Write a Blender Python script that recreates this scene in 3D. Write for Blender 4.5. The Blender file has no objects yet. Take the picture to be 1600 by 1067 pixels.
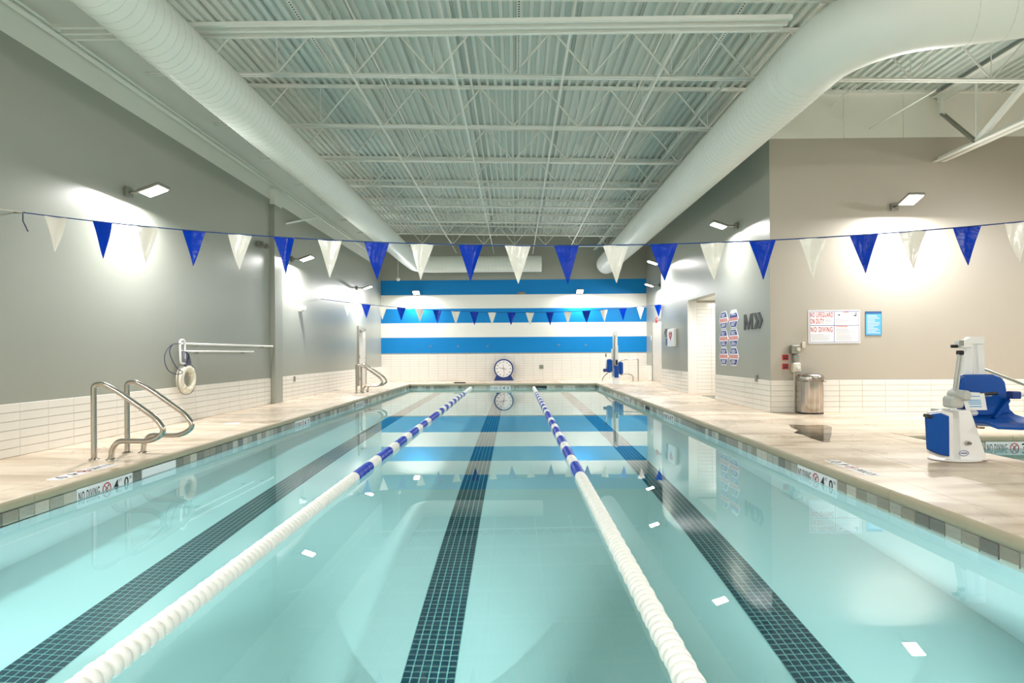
import bpy, math, random
from mathutils import Vector, Matrix
random.seed(7)
SC = bpy.context.scene
COL = SC.collection
PI = math.pi

# ------------------------------------------------------------------ camera
F, UC, VC = 900.0, 795.0, 552.0          # focal length and principal point, in pixels of the 1600x1067 frame
H = 1.15
cam_d = bpy.data.cameras.new('camera')
cam = bpy.data.objects.new('camera', cam_d)
COL.objects.link(cam)
cam_d.sensor_width = 36.0
cam_d.lens = F * 36.0 / 1600.0
cam_d.shift_x = (800 - UC) / 1600.0
cam_d.shift_y = (VC - 533.5) / 1600.0
cam_d.clip_start = 0.05
cam_d.clip_end = 200
CM = (Matrix.Rotation(0.012, 3, 'Z') @ Matrix.Rotation(0.006, 3, 'Y')) @ Matrix.Rotation(PI / 2, 3, 'X')
cam.matrix_world = Matrix.Translation((0, 0, H)) @ CM.to_4x4()
SC.camera = cam
SC.view_settings.view_transform = 'Standard'
SC.view_settings.look = 'None'
SC.view_settings.gamma = 1.0
SC.view_settings.use_curve_mapping = False
SC.view_settings.exposure = 0.10
cy = SC.cycles
cy.use_denoising = True
cy.max_bounces = 10
cy.diffuse_bounces = 6
cy.glossy_bounces = 5
cy.transmission_bounces = 6
cy.transparent_max_bounces = 8
cy.sample_clamp_indirect = 5.0
cy.caustics_reflective = False
cy.caustics_refractive = True
cy.blur_glossy = 0.3

# ------------------------------------------------------------------ world
w = bpy.data.worlds.new('world')
SC.world = w
w.use_nodes = True
w.node_tree.nodes['Background'].inputs[0].default_value = (0.75, 0.8, 0.85, 1)
w.node_tree.nodes['Background'].inputs[1].default_value = 0.3

LAMP_W = 170.0        # wall lamps: downward floods
UP_FILL_W = 14.0           # added ceiling fill, placed at the wall lamp heads
LAMP_COL = (1.0, 0.98, 0.975)
POOL_FILL_W = 66.0          # added underwater fill, out of view in the near end of the basin
POOL_FILL_COL = (0.93, 1.0, 1.0)
UP_FILL_COL = (0.97, 1.0, 0.97)

# ------------------------------------------------------------------ measured points
def ray(u, v):
    return (CM @ Vector(((u - UC) / F, -(v - VC) / F, -1.0))).normalized()
def onY(u, v, Y):
    d = ray(u, v); t = Y / d.y
    return Vector((0, 0, H)) + d * t
def onX(u, v, X):
    d = ray(u, v); t = X / d.x
    return Vector((0, 0, H)) + d * t
def onZ(u, v, z=0.0):
    d = ray(u, v); t = (z - H) / d.z
    return Vector((0, 0, H)) + d * t

XL, XR, XR2, XE = -5.76, 4.82, 5.58, 11.2
YF, YB, YN = 10.96, 24.6, -4.0
PX0, PX1, PY0, PY1 = -4.08, 3.10, -0.76, 22.1
WZ = -0.18
PD = -1.42
CT = 0.085
LX0, LX1, LY0, LY1 = 5.28, 9.6, 2.0, 7.9
def roof(x): return 6.18 - 0.02 * x

# ------------------------------------------------------------------ materials
def lin(c):
    c = c / 255.0
    return c / 12.92 if c <= 0.04045 else ((c + 0.055) / 1.055) ** 2.4
def rgb(r, g, b): return (lin(r), lin(g), lin(b), 1.0)
def mat(name, col, rough=0.5, metal=0.0, var=0.06, scale=6.0, bump=0.0, bscale=60.0, spec=0.5, stretch=None, coat=0.0):
    m = bpy.data.materials.new(name); m.use_nodes = True
    nt = m.node_tree; b = nt.nodes['Principled BSDF']
    b.inputs['Roughness'].default_value = rough
    b.inputs['Metallic'].default_value = metal
    b.inputs['Specular IOR Level'].default_value = spec
    b.inputs['Coat Weight'].default_value = coat
    tc = nt.nodes.new('ShaderNodeTexCoord')
    src = tc.outputs['Object']
    if stretch:
        mp = nt.nodes.new('ShaderNodeMapping'); mp.inputs['Scale'].default_value = stretch
        nt.links.new(src, mp.inputs[0]); src = mp.outputs[0]
    n = nt.nodes.new('ShaderNodeTexNoise'); n.inputs['Scale'].default_value = scale; n.inputs['Detail'].default_value = 4
    nt.links.new(src, n.inputs['Vector'])
    mx = nt.nodes.new('ShaderNodeMix'); mx.data_type = 'RGBA'
    a = [c * (1 - var) for c in col[:3]] + [1]; c2 = [min(1, c * (1 + var)) for c in col[:3]] + [1]
    mx.inputs[6].default_value = a; mx.inputs[7].default_value = c2
    nt.links.new(n.outputs['Fac'], mx.inputs[0])
    nt.links.new(mx.outputs[2], b.inputs['Base Color'])
    if bump:
        n2 = nt.nodes.new('ShaderNodeTexNoise'); n2.inputs['Scale'].default_value = bscale
        nt.links.new(src, n2.inputs['Vector'])
        bp = nt.nodes.new('ShaderNodeBump'); bp.inputs['Strength'].default_value = bump; bp.inputs['Distance'].default_value = 0.01
        nt.links.new(n2.outputs['Fac'], bp.inputs['Height']); nt.links.new(bp.outputs[0], b.inputs['Normal'])
    return m
def emis(name, col, s):
    m = bpy.data.materials.new(name); m.use_nodes = True
    nt = m.node_tree; nt.nodes.clear()
    o = nt.nodes.new('ShaderNodeOutputMaterial'); e = nt.nodes.new('ShaderNodeEmission')
    e.inputs[0].default_value = (*col, 1); e.inputs[1].default_value = s
    nt.links.new(e.outputs[0], o.inputs[0]); return m
def water_mat():
    m = bpy.data.materials.new('pool_water'); m.use_nodes = True
    nt = m.node_tree; nt.nodes.clear()
    o = nt.nodes.new('ShaderNodeOutputMaterial')
    r = nt.nodes.new('ShaderNodeBsdfRefraction'); r.inputs['IOR'].default_value = 1.333; r.inputs['Roughness'].default_value = 0.0
    r.inputs['Color'].default_value = (0.71, 0.98, 0.972, 1)
    g = nt.nodes.new('ShaderNodeBsdfGlossy'); g.inputs['Roughness'].default_value = 0.0
    g.inputs['Color'].default_value = (1, 1, 1, 1)
    fr = nt.nodes.new('ShaderNodeFresnel'); fr.inputs[0].default_value = 1.333
    mx = nt.nodes.new('ShaderNodeMixShader')
    nt.links.new(fr.outputs[0], mx.inputs[0]); nt.links.new(r.outputs[0], mx.inputs[1]); nt.links.new(g.outputs[0], mx.inputs[2])
    nt.links.new(mx.outputs[0], o.inputs[0])
    return m
def puddle_mat():
    m = bpy.data.materials.new('puddle_water'); m.use_nodes = True
    nt = m.node_tree; nt.nodes.clear()
    o = nt.nodes.new('ShaderNodeOutputMaterial')
    r = nt.nodes.new('ShaderNodeBsdfTransparent'); r.inputs[0].default_value = (0.86, 0.83, 0.78, 1)
    g = nt.nodes.new('ShaderNodeBsdfGlossy'); g.inputs['Roughness'].default_value = 0.02
    fr = nt.nodes.new('ShaderNodeFresnel'); fr.inputs[0].default_value = 1.45
    mx = nt.nodes.new('ShaderNodeMixShader')
    nt.links.new(fr.outputs[0], mx.inputs[0]); nt.links.new(r.outputs[0], mx.inputs[1]); nt.links.new(g.outputs[0], mx.inputs[2])
    nt.links.new(mx.outputs[0], o.inputs[0])
    return m
def deck_mat():
    m = mat('deck_stone', rgb(222, 206, 186), 0.34, var=0.1, scale=1.2, stretch=(2.2, 0.5, 1))
    nt = m.node_tree; b = nt.nodes['Principled BSDF']
    tc = nt.nodes.new('ShaderNodeTexCoord')
    mp = nt.nodes.new('ShaderNodeMapping'); mp.inputs['Scale'].default_value = (0.35, 2.4, 1)
    mp.inputs['Rotation'].default_value = (0, 0, 0.1)
    geo = nt.nodes.new('ShaderNodeNewGeometry')
    nt.links.new(geo.outputs['Position'], mp.inputs[0])
    n = nt.nodes.new('ShaderNodeTexNoise'); n.inputs['Scale'].default_value = 1.0; n.inputs['Detail'].default_value = 6; n.inputs['Distortion'].default_value = 1.5
    nt.links.new(mp.outputs[0], n.inputs['Vector'])
    cr = nt.nodes.new('ShaderNodeValToRGB')
    cr.color_ramp.elements[0].position = 0.3; cr.color_ramp.elements[0].color = rgb(176, 156, 132)
    cr.color_ramp.elements[1].position = 0.62; cr.color_ramp.elements[1].color = rgb(226, 211, 190)
    e = cr.color_ramp.elements.new(0.48); e.color = rgb(214, 196, 174)
    nt.links.new(n.outputs['Fac'], cr.inputs[0]); nt.links.new(cr.outputs[0], b.inputs['Base Color'])
    n2 = nt.nodes.new('ShaderNodeTexNoise'); n2.inputs['Scale'].default_value = 0.9; n2.inputs['Detail'].default_value = 3
    nt.links.new(geo.outputs['Position'], n2.inputs['Vector'])
    mr = nt.nodes.new('ShaderNodeMapRange'); mr.inputs[1].default_value = 0.35; mr.inputs[2].default_value = 0.65
    mr.inputs[3].default_value = 0.16; mr.inputs[4].default_value = 0.5
    nt.links.new(n2.outputs['Fac'], mr.inputs[0]); nt.links.new(mr.outputs[0], b.inputs['Roughness'])
    return m
M = {}
M['wall'] = mat('grey_satin_paint', rgb(157, 160, 150), 0.33, var=0.02, scale=1.5, spec=0.5, bump=0.03, bscale=30)
M['wall_warm'] = mat('warm_grey_paint', rgb(176, 170, 158), 0.42, var=0.02, scale=1.5, bump=0.03, bscale=30)
M['white'] = mat('white_paint', rgb(232, 232, 224), 0.55, var=0.02)
M['roof'] = mat('roof_white_paint', rgb(206, 214, 208), 0.6, var=0.04, scale=3)
M['steel_white'] = mat('white_painted_steel', rgb(228, 230, 224), 0.5, var=0.03)
M['duct'] = mat('white_duct_paint', rgb(228, 232, 226), 0.42, var=0.03, scale=2)
M['seam'] = mat('duct_seam_paint', rgb(212, 216, 208), 0.5, var=0.03)
M['deck'] = deck_mat()
M['coping'] = mat('shaded_coping_stone', rgb(178, 166, 140), 0.45, var=0.12, scale=3)  # coping nose: shade on its face put into a darker stone colour
M['grout'] = mat('grout', rgb(178, 174, 164), 0.8)
M['tile'] = mat('white_glazed_tile', rgb(236, 233, 226), 0.14, var=0.015)
M['plaster'] = mat('pool_plaster', rgb(224, 242, 244), 0.6, var=0.03, scale=1.0)
M['dtile'] = mat('dark_teal_tile', rgb(22, 64, 82), 0.3, var=0.12, scale=9)
M['dgrout'] = mat('pale_teal_grout', rgb(150, 200, 196), 0.7)
M['blue_stripe'] = mat('sky_blue_paint', rgb(0, 128, 200), 0.5, var=0.02, spec=0.25)
M['stripe_white'] = mat('bright_white_paint', rgb(240, 240, 234), 0.4, var=0.01)
M['ss'] = mat('stainless_steel', (0.50, 0.46, 0.41, 1), 0.2, 1.0, var=0.05, scale=20)
M['brushed'] = mat('brushed_steel', (0.46, 0.42, 0.38, 1), 0.22, 1.0, var=0.5, scale=4, stretch=(10, 10, 0.1))
M['flag_b'] = mat('blue_vinyl', rgb(0, 54, 174), 0.26, spec=0.15, var=0.15, scale=9, bump=0.7, bscale=14)
M['flag_w'] = mat('white_vinyl', rgb(236, 232, 222), 0.22, var=0.04, scale=9, bump=0.5, bscale=14)
M['rope_b'] = mat('blue_cord', rgb(30, 66, 128), 0.6)
M['cord'] = mat('navy_cord', rgb(48, 56, 84), 0.7)
M['cord_g'] = mat('grey_rope', rgb(128, 128, 140), 0.8, var=0.25, scale=60)
M['float_w'] = mat('white_float_plastic', rgb(246, 246, 240), 0.4, var=0.01)
M['float_b'] = mat('blue_float_plastic', rgb(22, 62, 186), 0.35, var=0.08)
M['lift_w'] = mat('white_powdercoat', rgb(238, 238, 236), 0.3, var=0.02)
M['lift_g'] = mat('light_grey_plastic', rgb(186, 188, 182), 0.45)
M['lift_b'] = mat('blue_seat_plastic', rgb(10, 76, 158), 0.38, var=0.06, spec=0.25)
M['navy'] = mat('navy_plastic', rgb(22, 52, 122), 0.4)
M['black'] = mat('black_plastic', rgb(26, 26, 28), 0.45)
M['ink'] = mat('black_ink', rgb(24, 26, 28), 0.5)
M['darkgrey'] = mat('dark_grey_vinyl', rgb(52, 56, 56), 0.5)
M['red'] = mat('red_print', rgb(186, 10, 40), 0.45)
M['sign_w'] = mat('white_sign_face', rgb(244, 244, 246), 0.35, var=0.01)
M['sign_b'] = mat('light_blue_sign_face', rgb(92, 176, 226), 0.35)
M['sign_bd'] = mat('slate_blue_print', rgb(50, 96, 150), 0.4)
M['print_g'] = mat('grey_print', rgb(176, 178, 190), 0.5)
M['print_b'] = mat('navy_print', rgb(44, 66, 146), 0.5)
M['print_r'] = mat('coral_print', rgb(214, 92, 80), 0.5)
M['grey_box'] = mat('grey_metal_box', rgb(140, 142, 132), 0.45, 0.3)
M['beige'] = mat('beige_plastic', rgb(214, 208, 192), 0.45)
M['ring'] = mat('ivory_foam', rgb(228, 222, 204), 0.55, var=0.05)
M['bronze'] = mat('grey_fixture_metal', rgb(128, 128, 120), 0.4, 0.3)
M['lens'] = emis('lit_lamp_lens', (1.0, 0.95, 0.86), 40.0)
M['door'] = mat('door_paint', rgb(206, 202, 192), 0.45)
M['frame'] = mat('door_frame_paint', rgb(150, 150, 142), 0.45)
M['water'] = water_mat()
M['puddle'] = puddle_mat()
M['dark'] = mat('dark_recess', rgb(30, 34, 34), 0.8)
M['wt'] = [mat('waterline_tile_%s' % n, rgb(*c), 0.25, var=0.16, scale=14, stretch=(1, 1, 3)) for n, c in
           (('a', (168, 166, 154)), ('b', (128, 126, 116)), ('c', (196, 190, 176)), ('d', (120, 117, 110)), ('e', (152, 146, 132)))]

# ------------------------------------------------------------------ mesh building
class MB:
    def __init__(s): s.v = []; s.f = []
    def add(s, vs, fs):
        k = len(s.v); s.v += [Vector(x) for x in vs]; s.f += [[i + k for i in f] for f in fs]; return s
    def box(s, c, d, R=None):
        c = Vector(c); hx, hy, hz = d[0] / 2, d[1] / 2, d[2] / 2
        vs = [Vector((x, y, z)) for x in (-hx, hx) for y in (-hy, hy) for z in (-hz, hz)]
        if R is not None: vs = [R @ q for q in vs]
        return s.add([c + q for q in vs], [(0, 1, 3, 2), (4, 6, 7, 5), (0, 4, 5, 1), (2, 3, 7, 6), (0, 2, 6, 4), (1, 5, 7, 3)])
    def bb(s, x0, x1, y0, y1, z0, z1):
        return s.box(((x0 + x1) / 2, (y0 + y1) / 2, (z0 + z1) / 2), (abs(x1 - x0), abs(y1 - y0), abs(z1 - z0)))
    def rbox(s, c, d, b, R=None):
        # box with chamfered edges (24 vertices)
        c = Vector(c); h = [d[i] / 2 for i in range(3)]; b = min(b, min(h) * 0.9)
        vs = []; idx = {}
        for sx in (-1, 1):
            for sy in (-1, 1):
                for sz in (-1, 1):
                    for ax in range(3):
                        q = [sx * (h[0] - b), sy * (h[1] - b), sz * (h[2] - b)]
                        q[ax] = (sx, sy, sz)[ax] * h[ax]
                        idx[(sx, sy, sz, ax)] = len(vs); vs.append(Vector(q))
        fs = []
        for ax in range(3):
            a, e = [i for i in range(3) if i != ax]
            for sg in (-1, 1):
                f = []
                for (p, q) in ((-1, -1), (1, -1), (1, 1), (-1, 1)):
                    t = [0, 0, 0]; t[ax] = sg; t[a] = p; t[e] = q; f.append(idx[(*t, ax)])
                fs.append(f)
            for p in (-1, 1):
                for q in (-1, 1):
                    t0 = [0, 0, 0]; t1 = [0, 0, 0]
                    t0[ax] = -1; t1[ax] = 1; t0[a] = t1[a] = p; t0[e] = t1[e] = q
                    fs.append([idx[(*t0, a)], idx[(*t1, a)], idx[(*t1, e)], idx[(*t0, e)]])
        for sx in (-1, 1):
            for sy in (-1, 1):
                for sz in (-1, 1): fs.append([idx[(sx, sy, sz, k)] for k in range(3)])
        if R is not None: vs = [R @ q for q in vs]
        return s.add([c + q for q in vs], fs)
    def tube(s, pts, r, n=8, cap=True, closed=False):
        pts = [Vector(p) for p in pts]; m = len(pts)
        rr = r if isinstance(r, (list, tuple)) else [r] * m
        T = []
        for i in range(m):
            if closed: t = pts[(i + 1) % m] - pts[i - 1]
            else: t = pts[min(i + 1, m - 1)] - pts[max(i - 1, 0)]
            T.append(t.normalized())
        up = Vector((0, 0, 1)) if abs(T[0].z) < 0.9 else Vector((1, 0, 0))
        a = T[0].cross(up).normalized(); vs = []
        for i in range(m):
            a = (a - T[i] * a.dot(T[i])).normalized(); b = T[i].cross(a)
            for k in range(n):
                th = 2 * PI * k / n
                vs.append(pts[i] + (a * math.cos(th) + b * math.sin(th)) * rr[i])
        fs = []
        for i in range(m if closed else m - 1):
            j = (i + 1) % m
            for k in range(n):
                k2 = (k + 1) % n
                fs.append((i * n + k, i * n + k2, j * n + k2, j * n + k))
        if cap and not closed:
            fs.append(list(range(n))[::-1]); fs.append([(m - 1) * n + k for k in range(n)])
        return s.add(vs, fs)
    def lathe(s, c, prof, n=24, sx=1, sy=1, R=None):
        c = Vector(c); vs = []; fs = []
        for (r, z) in prof:
            for k in range(n):
                th = 2 * PI * k / n; q = Vector((r * sx * math.cos(th), r * sy * math.sin(th), z))
                if R is not None: q = R @ q
                vs.append(c + q)
        m = len(prof)
        for i in range(m - 1):
            for k in range(n):
                k2 = (k + 1) % n
                fs.append((i * n + k, i * n + k2, (i + 1) * n + k2, (i + 1) * n + k))
        fs.append(list(range(n))[::-1]); fs.append([(m - 1) * n + k for k in range(n)])
        return s.add(vs, fs)
    def prism(s, poly, O, U, V, N, d, off=0.0):
        O = Vector(O); n = len(poly)
        vs = [O + U * x + V * y + N * off for x, y in poly] + [O + U * x + V * y + N * (off + d) for x, y in poly]
        fs = [list(range(n))[::-1], [i + n for i in range(n)]]
        for i in range(n):
            j = (i + 1) % n; fs.append((i, j, j + n, i + n))
        return s.add(vs, fs)
    def torus(s, c, R_, r, n=32, k=10, ax=None, sq=1.0):
        pts = []
        A, B = ax
        c = Vector(c)
        for i in range(n):
            t = 2 * PI * i / n; pts.append(c + A * (R_ * math.cos(t)) + B * (R_ * math.sin(t) * sq))
        return s.tube(pts, r, k, closed=True)
    def mesh(s, name, m, off, smooth):
        me = bpy.data.meshes.new(name)
        me.from_pydata([tuple(q - off) for q in s.v], [], s.f)
        me.materials.append(m)
        me.validate(); me.update()
        import bmesh
        bm = bmesh.new(); bm.from_mesh(me); bmesh.ops.recalc_face_normals(bm, faces=bm.faces); bm.to_mesh(me); bm.free()
        if smooth:
            for p in me.polygons: p.use_smooth = True
            me.set_sharp_from_angle(angle=math.radians(38))
        return me
    def build(s, name, m, parent=None, smooth=False, **tags):
        if parent is None:
            xs = [q.x for q in s.v]; ys = [q.y for q in s.v]; zs = [q.z for q in s.v]
            off = Vector(((min(xs) + max(xs)) / 2, (min(ys) + max(ys)) / 2, min(zs)))
        else:
            off = root_loc(parent)
        me = s.mesh(name, m, off, smooth)
        o = bpy.data.objects.new(name, me); COL.objects.link(o)
        if parent is None: o.location = off
        else: o.parent = parent
        for k, v in tags.items():
            if v is not None: o[k] = v
        return o
def root_loc(o):
    p = Vector((0, 0, 0))
    while o is not None: p += Vector(o.location); o = o.parent
    return p
def thing(name, loc, label, category, group=None):
    o = bpy.data.objects.new(name, None); COL.objects.link(o)
    o.location = loc; o.empty_display_size = 0.1
    o['label'] = label; o['category'] = category
    if group: o['group'] = group
    return o
def copy_tree(o, parent=None):
    c = o.copy(); COL.objects.link(c)
    if parent is not None: c.parent = parent
    for ch in list(o.children): copy_tree(ch, c)
    return c
def structure(o): o['kind'] = 'structure'; return o
def stuff(o): o['kind'] = 'stuff'; return o
X_, Y_, Z_ = Vector((1, 0, 0)), Vector((0, 1, 0)), Vector((0, 0, 1))

_fc = {}
def text_mb(txt, O, U, V, N, x, y, h, xs=1.0, d=0.002, center=False, bold=0.0):
    """Letters of height h, flat against the frame O,U,V,N with their lower left corner at (x, y)."""
    key = (txt, bold)
    if key not in _fc:
        cu = bpy.data.curves.new('txt', 'FONT'); cu.body = txt; cu.size = 1.0; cu.offset = bold
        cu.resolution_u = 3; cu.space_character = 1.0 + 6.0 * bold + 0.12
        ob = bpy.data.objects.new('txt', cu); COL.objects.link(ob)
        dg = bpy.context.evaluated_depsgraph_get()
        me = bpy.data.meshes.new_from_object(ob.evaluated_get(dg))
        vs = [tuple(q.co) for q in me.vertices]; fs = [tuple(p.vertices) for p in me.polygons]
        bpy.data.objects.remove(ob); bpy.data.curves.remove(cu); bpy.data.meshes.remove(me)
        _fc[key] = (vs, fs)
    vs, fs = _fc[key]
    x0 = min(q[0] for q in vs); x1 = max(q[0] for q in vs); y0 = min(q[1] for q in vs); y1 = max(q[1] for q in vs)
    k = h / (y1 - y0)
    if center: x = x - (x1 - x0) * k * xs / 2
    m = MB()
    m.add([O + U * (x + (q[0] - x0) * k * xs) + V * (y + (q[1] - y0) * k) + N * d for q in vs], fs)
    return m
def text_fit(txt, O, U, V, N, x0, x1, y0, y1, d=0.002, bold=0.0):
    text_mb(txt, O, U, V, N, 0, 0, 1, 1, d, False, bold)
    vs = _fc[(txt, bold)][0]
    w_ = max(q[0] for q in vs) - min(q[0] for q in vs); h_ = max(q[1] for q in vs) - min(q[1] for q in vs)
    h = y1 - y0
    return text_mb(txt, O, U, V, N, x0, y0, h, (x1 - x0) / (w_ * h / h_), d, False, bold)

# ------------------------------------------------------------------ pool shell and floor
floor = None
def slab_rects():
    R = []
    def col(x0, x1, y0, y1, step):
        n = max(1, round((y1 - y0) / step))
        for i in range(n): R.append((x0, x1, y0 + (y1 - y0) * i / n, y0 + (y1 - y0) * (i + 1) / n))
    c = 0.3
    col(XL, PX0 - c, YN, YB, 3.05)
    col(PX1 + c, 3.98, YN, YB, 3.05)
    col(3.98, 4.97, YN, YB, 3.05)
    col(4.97, XE, YN, LY0 - 0.3, 3.05)
    col(LX1 + 0.3, XE, LY0 - 0.3, LY1 + 0.3, 3.05)
    col(4.97, XE, LY1 + 0.3, YF, 3.05)
    col(4.97, 8.4, YF + 0.2, YB, 3.05)
    n = 3
    for i in range(n):
        a = PX0 - c + (PX1 - PX0 + 2 * c) * i / n; b = PX0 - c + (PX1 - PX0 + 2 * c) * (i + 1) / n
        R.append((a, b, PY1 + c, YB)); R.append((a, b, YN, PY0 - c))
    return R
base = MB()
rects = slab_rects()
for r in rects: base.bb(r[0], r[1], r[2], r[3], -0.3, -0.02)
floor = structure(base.build('floor', M['grout']))
for (x0, x1, y0, y1) in rects:
    g = 0.004
    MB().bb(x0 + g, x1 - g, y0 + g, y1 - g, -0.02, 0.0).build('slab', M['deck'], floor)

def coping_piece(p0, p1, inward, parent, wdt=0.3):
    p0, p1 = Vector(p0), Vector(p1); e = wdt - 0.03
    top = [(0.0, 0.0), (e, 0.0), (e, -CT), (0.0, -CT)]
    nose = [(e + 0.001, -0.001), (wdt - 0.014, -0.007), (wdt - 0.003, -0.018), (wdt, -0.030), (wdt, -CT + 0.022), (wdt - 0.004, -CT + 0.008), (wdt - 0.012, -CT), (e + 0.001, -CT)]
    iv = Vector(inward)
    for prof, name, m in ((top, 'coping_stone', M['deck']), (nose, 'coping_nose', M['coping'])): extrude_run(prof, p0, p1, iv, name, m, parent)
def extrude_run(prof, p0, p1, iv, name, m, parent):
    n = len(prof)
    vs = [p0 + iv * a + Z_ * z for a, z in prof] + [p1 + iv * a + Z_ * z for a, z in prof]
    fs = [list(range(n)), [i + n for i in range(n)][::-1]] + [(i, (i + 1) % n, (i + 1) % n + n, i + n) for i in range(n)]
    MB().add(vs, fs).build(name, m, parent, smooth=True)
def coping_ring(x0, x1, y0, y1, name, step=1.5):
    c = 0.3
    root = MB()
    for q in ((x0 - c, x0 + 0.0, y0 - c, y1 + c), (x1, x1 + c, y0 - c, y1 + c)): root.bb(*q, -0.3, -CT)
    for q in ((x0, x1, y0 - c, y0), (x0, x1, y1, y1 + c)): root.bb(*q, -0.3, -CT)
    ro = structure(root.build(name, M['grout']))
    def run(a, b, f):
        n = max(1, round((b - a) / step))
        for i in range(n): f(a + (b - a) * i / n + 0.002, a + (b - a) * (i + 1) / n - 0.002)
    e = 0.02
    run(y0 - c, y1 + c, lambda a, b: coping_piece((x0 - c, a, 0), (x0 - c, b, 0), (1, 0, 0), ro, c + e))
    run(y0 - c, y1 + c, lambda a, b: coping_piece((x1 + c, a, 0), (x1 + c, b, 0), (-1, 0, 0), ro, c + e))
    run(x0 + e, x1 - e, lambda a, b: coping_piece((a, y0 - c, 0), (b, y0 - c, 0), (0, 1, 0), ro, c + e))
    run(x0 + e, x1 - e, lambda a, b: coping_piece((a, y1 + c, 0), (b, y1 + c, 0), (0, -1, 0), ro, c + e))
    return ro
coping_ring(PX0, PX1, PY0, PY1, 'floor_edge_lap_pool')
coping_ring(LX0, LX1, LY0, LY1, 'floor_edge_small_pool')

# pool basins
def basin(x0, x1, y0, y1, zb, tag):
    m = MB(); t = 0.2
    m.bb(x0 - t, x0, y0 - t, y1 + t, zb, -CT - 0.003); m.bb(x1, x1 + t, y0 - t, y1 + t, zb, -CT - 0.003)
    m.bb(x0, x1, y0 - t, y0, zb, -CT - 0.003); m.bb(x0, x1, y1, y1 + t, zb, -CT - 0.003)
    wl = structure(m.build('wall_%s_basin' % tag, M['plaster']))
    fl = structure(MB().bb(x0 - t, x1 + t, y0 - t, y1 + t, zb - 0.2, zb).build('floor_%s_basin' % tag, M['plaster']))
    return wl, fl
lap_wall, lap_floor = basin(PX0, PX1, PY0, PY1, PD, 'lap_pool')
sm_wall, sm_floor = basin(LX0, LX1, LY0, LY1, -1.1, 'small_pool')
RECV = [lap_wall, lap_floor, sm_wall, sm_floor]

# waterline tiles, 6 inch squares in mixed greys
TW = 0.155
tile_me = {}
def wtile(mi):
    if mi not in tile_me:
        m = MB(); a = TW / 2 - 0.003; b = a - 0.004
        m.add([(0, -a, -a), (0, a, -a), (0, a, a), (0, -a, a), (0.008, -b, -b), (0.008, b, -b), (0.008, b, b), (0.008, -b, b)],
              [(4, 5, 6, 7), (0, 1, 5, 4), (1, 2, 6, 5), (2, 3, 7, 6), (3, 0, 4, 7)])
        tile_me[mi] = m.mesh('tile', M['wt'][mi], Vector((0, 0, 0)), False)
    return tile_me[mi]
SKIP = []     # (side, a, b) stretches taken by depth markers and skimmers
def put_tile(side, s):
    for (sd, a, b) in SKIP:
        if sd == side and a < s < b: return
    mi = random.choice([0, 0, 1, 2, 2, 3, 4, 4])
    o = bpy.data.objects.new('tile', wtile(mi)); COL.objects.link(o)
    z = -CT - 0.004 - TW / 2
    if side == 'L': loc, rz = (PX0, s, z), 0
    elif side == 'R': loc, rz = (PX1, s, z), PI
    elif side == 'B': loc, rz = (s, PY1, z), -PI / 2
    elif side == 'SL': loc, rz = (LX0, s, z), 0
    elif side == 'SB': loc, rz = (s, LY1, z), -PI / 2
    par = sm_wall if side in ('SL', 'SB') else lap_wall
    o.parent = par
    o.location = Vector(loc) - root_loc(par); o.rotation_euler = (0, 0, rz)

# depth markers
def circle_pts(cx, cy_, r, n=28): return [(cx + r * math.cos(2 * PI * i / n), cy_ + r * math.sin(2 * PI * i / n)) for i in range(n)]
def ring_mb(O, U, V, N, cx, cy_, r0, r1, d):
    n = 28; a = circle_pts(cx, cy_, r0, n); b = circle_pts(cx, cy_, r1, n)
    m = MB(); m.add([O + U * x + V * y + N * d for x, y in a + b], [(i, (i + 1) % n, (i + 1) % n + n, i + n) for i in range(n)]); return m
def marker(O, U, V, N, label, group, name='depth_marker', feet='4', inch='0', flat=False, mirror=False):
    O = Vector(O)
    t = thing(name, O, label, 'depth marker', group)
    T = 0.155 if not flat else 0.152
    for i in range(5):
        m = MB().prism([(i * T + 0.0015, 0), ((i + 1) * T - 0.0015, 0), ((i + 1) * T - 0.0015, T), (i * T + 0.0015, T)], O, U, V, N, 0.010 if not flat else 0.003)
        m.build('tile', M['sign_w'], t)
    e = 0.0115 if not flat else 0.0045
    text_fit('NO DIVING', O, U, V, N, 0.018, 0.288, 0.03, 0.125, e, 0.012).build('lettering', M['ink'], t)
    c = (2.5 * T, T / 2)
    ring_mb(O, U, V, N, *c, 0.048, 0.060, e).build('ring_symbol', M['red'], t)
    m = MB(); s = 0.7071
    m.prism([(c[0] - 0.040, c[1] + 0.034), (c[0] - 0.034, c[1] + 0.040), (c[0] + 0.040, c[1] - 0.034), (c[0] + 0.034, c[1] - 0.040)], O, U, V, N, 0.0008, e)
    m.build('slash', M['red'], t)
    m = MB()
    m.prism([(c[0] - 0.030, c[1] - 0.018), (c[0] - 0.022, c[1] - 0.026), (c[0] + 0.016, c[1] + 0.012), (c[0] + 0.008, c[1] + 0.020)], O, U, V, N, 0.0006, e - 0.0004)
    m.prism(circle_pts(c[0] + 0.022, c[1] + 0.024, 0.009, 12), O, U, V, N, 0.0006, e - 0.0004)
    m.build('diver_figure', M['ink'], t)
    m = text_fit(feet, O, U, V, N, 3 * T + 0.02, 3 * T + 0.092, 0.02, 0.132, e, 0.02)
    m2 = text_fit('FT', O, U, V, N, 3 * T + 0.100, 3 * T + 0.142, 0.098, 0.132, e)
    m.add(m2.v, m2.f)
    m2 = text_fit(inch, O, U, V, N, 4 * T + 0.02, 4 * T + 0.088, 0.02, 0.132, e, 0.02); m.add(m2.v, m2.f)
    m2 = text_fit('IN', O, U, V, N, 4 * T + 0.100, 4 * T + 0.136, 0.098, 0.132, e); m.add(m2.v, m2.f)
    m.build('numerals', M['ink'], t)
    return t
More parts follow.
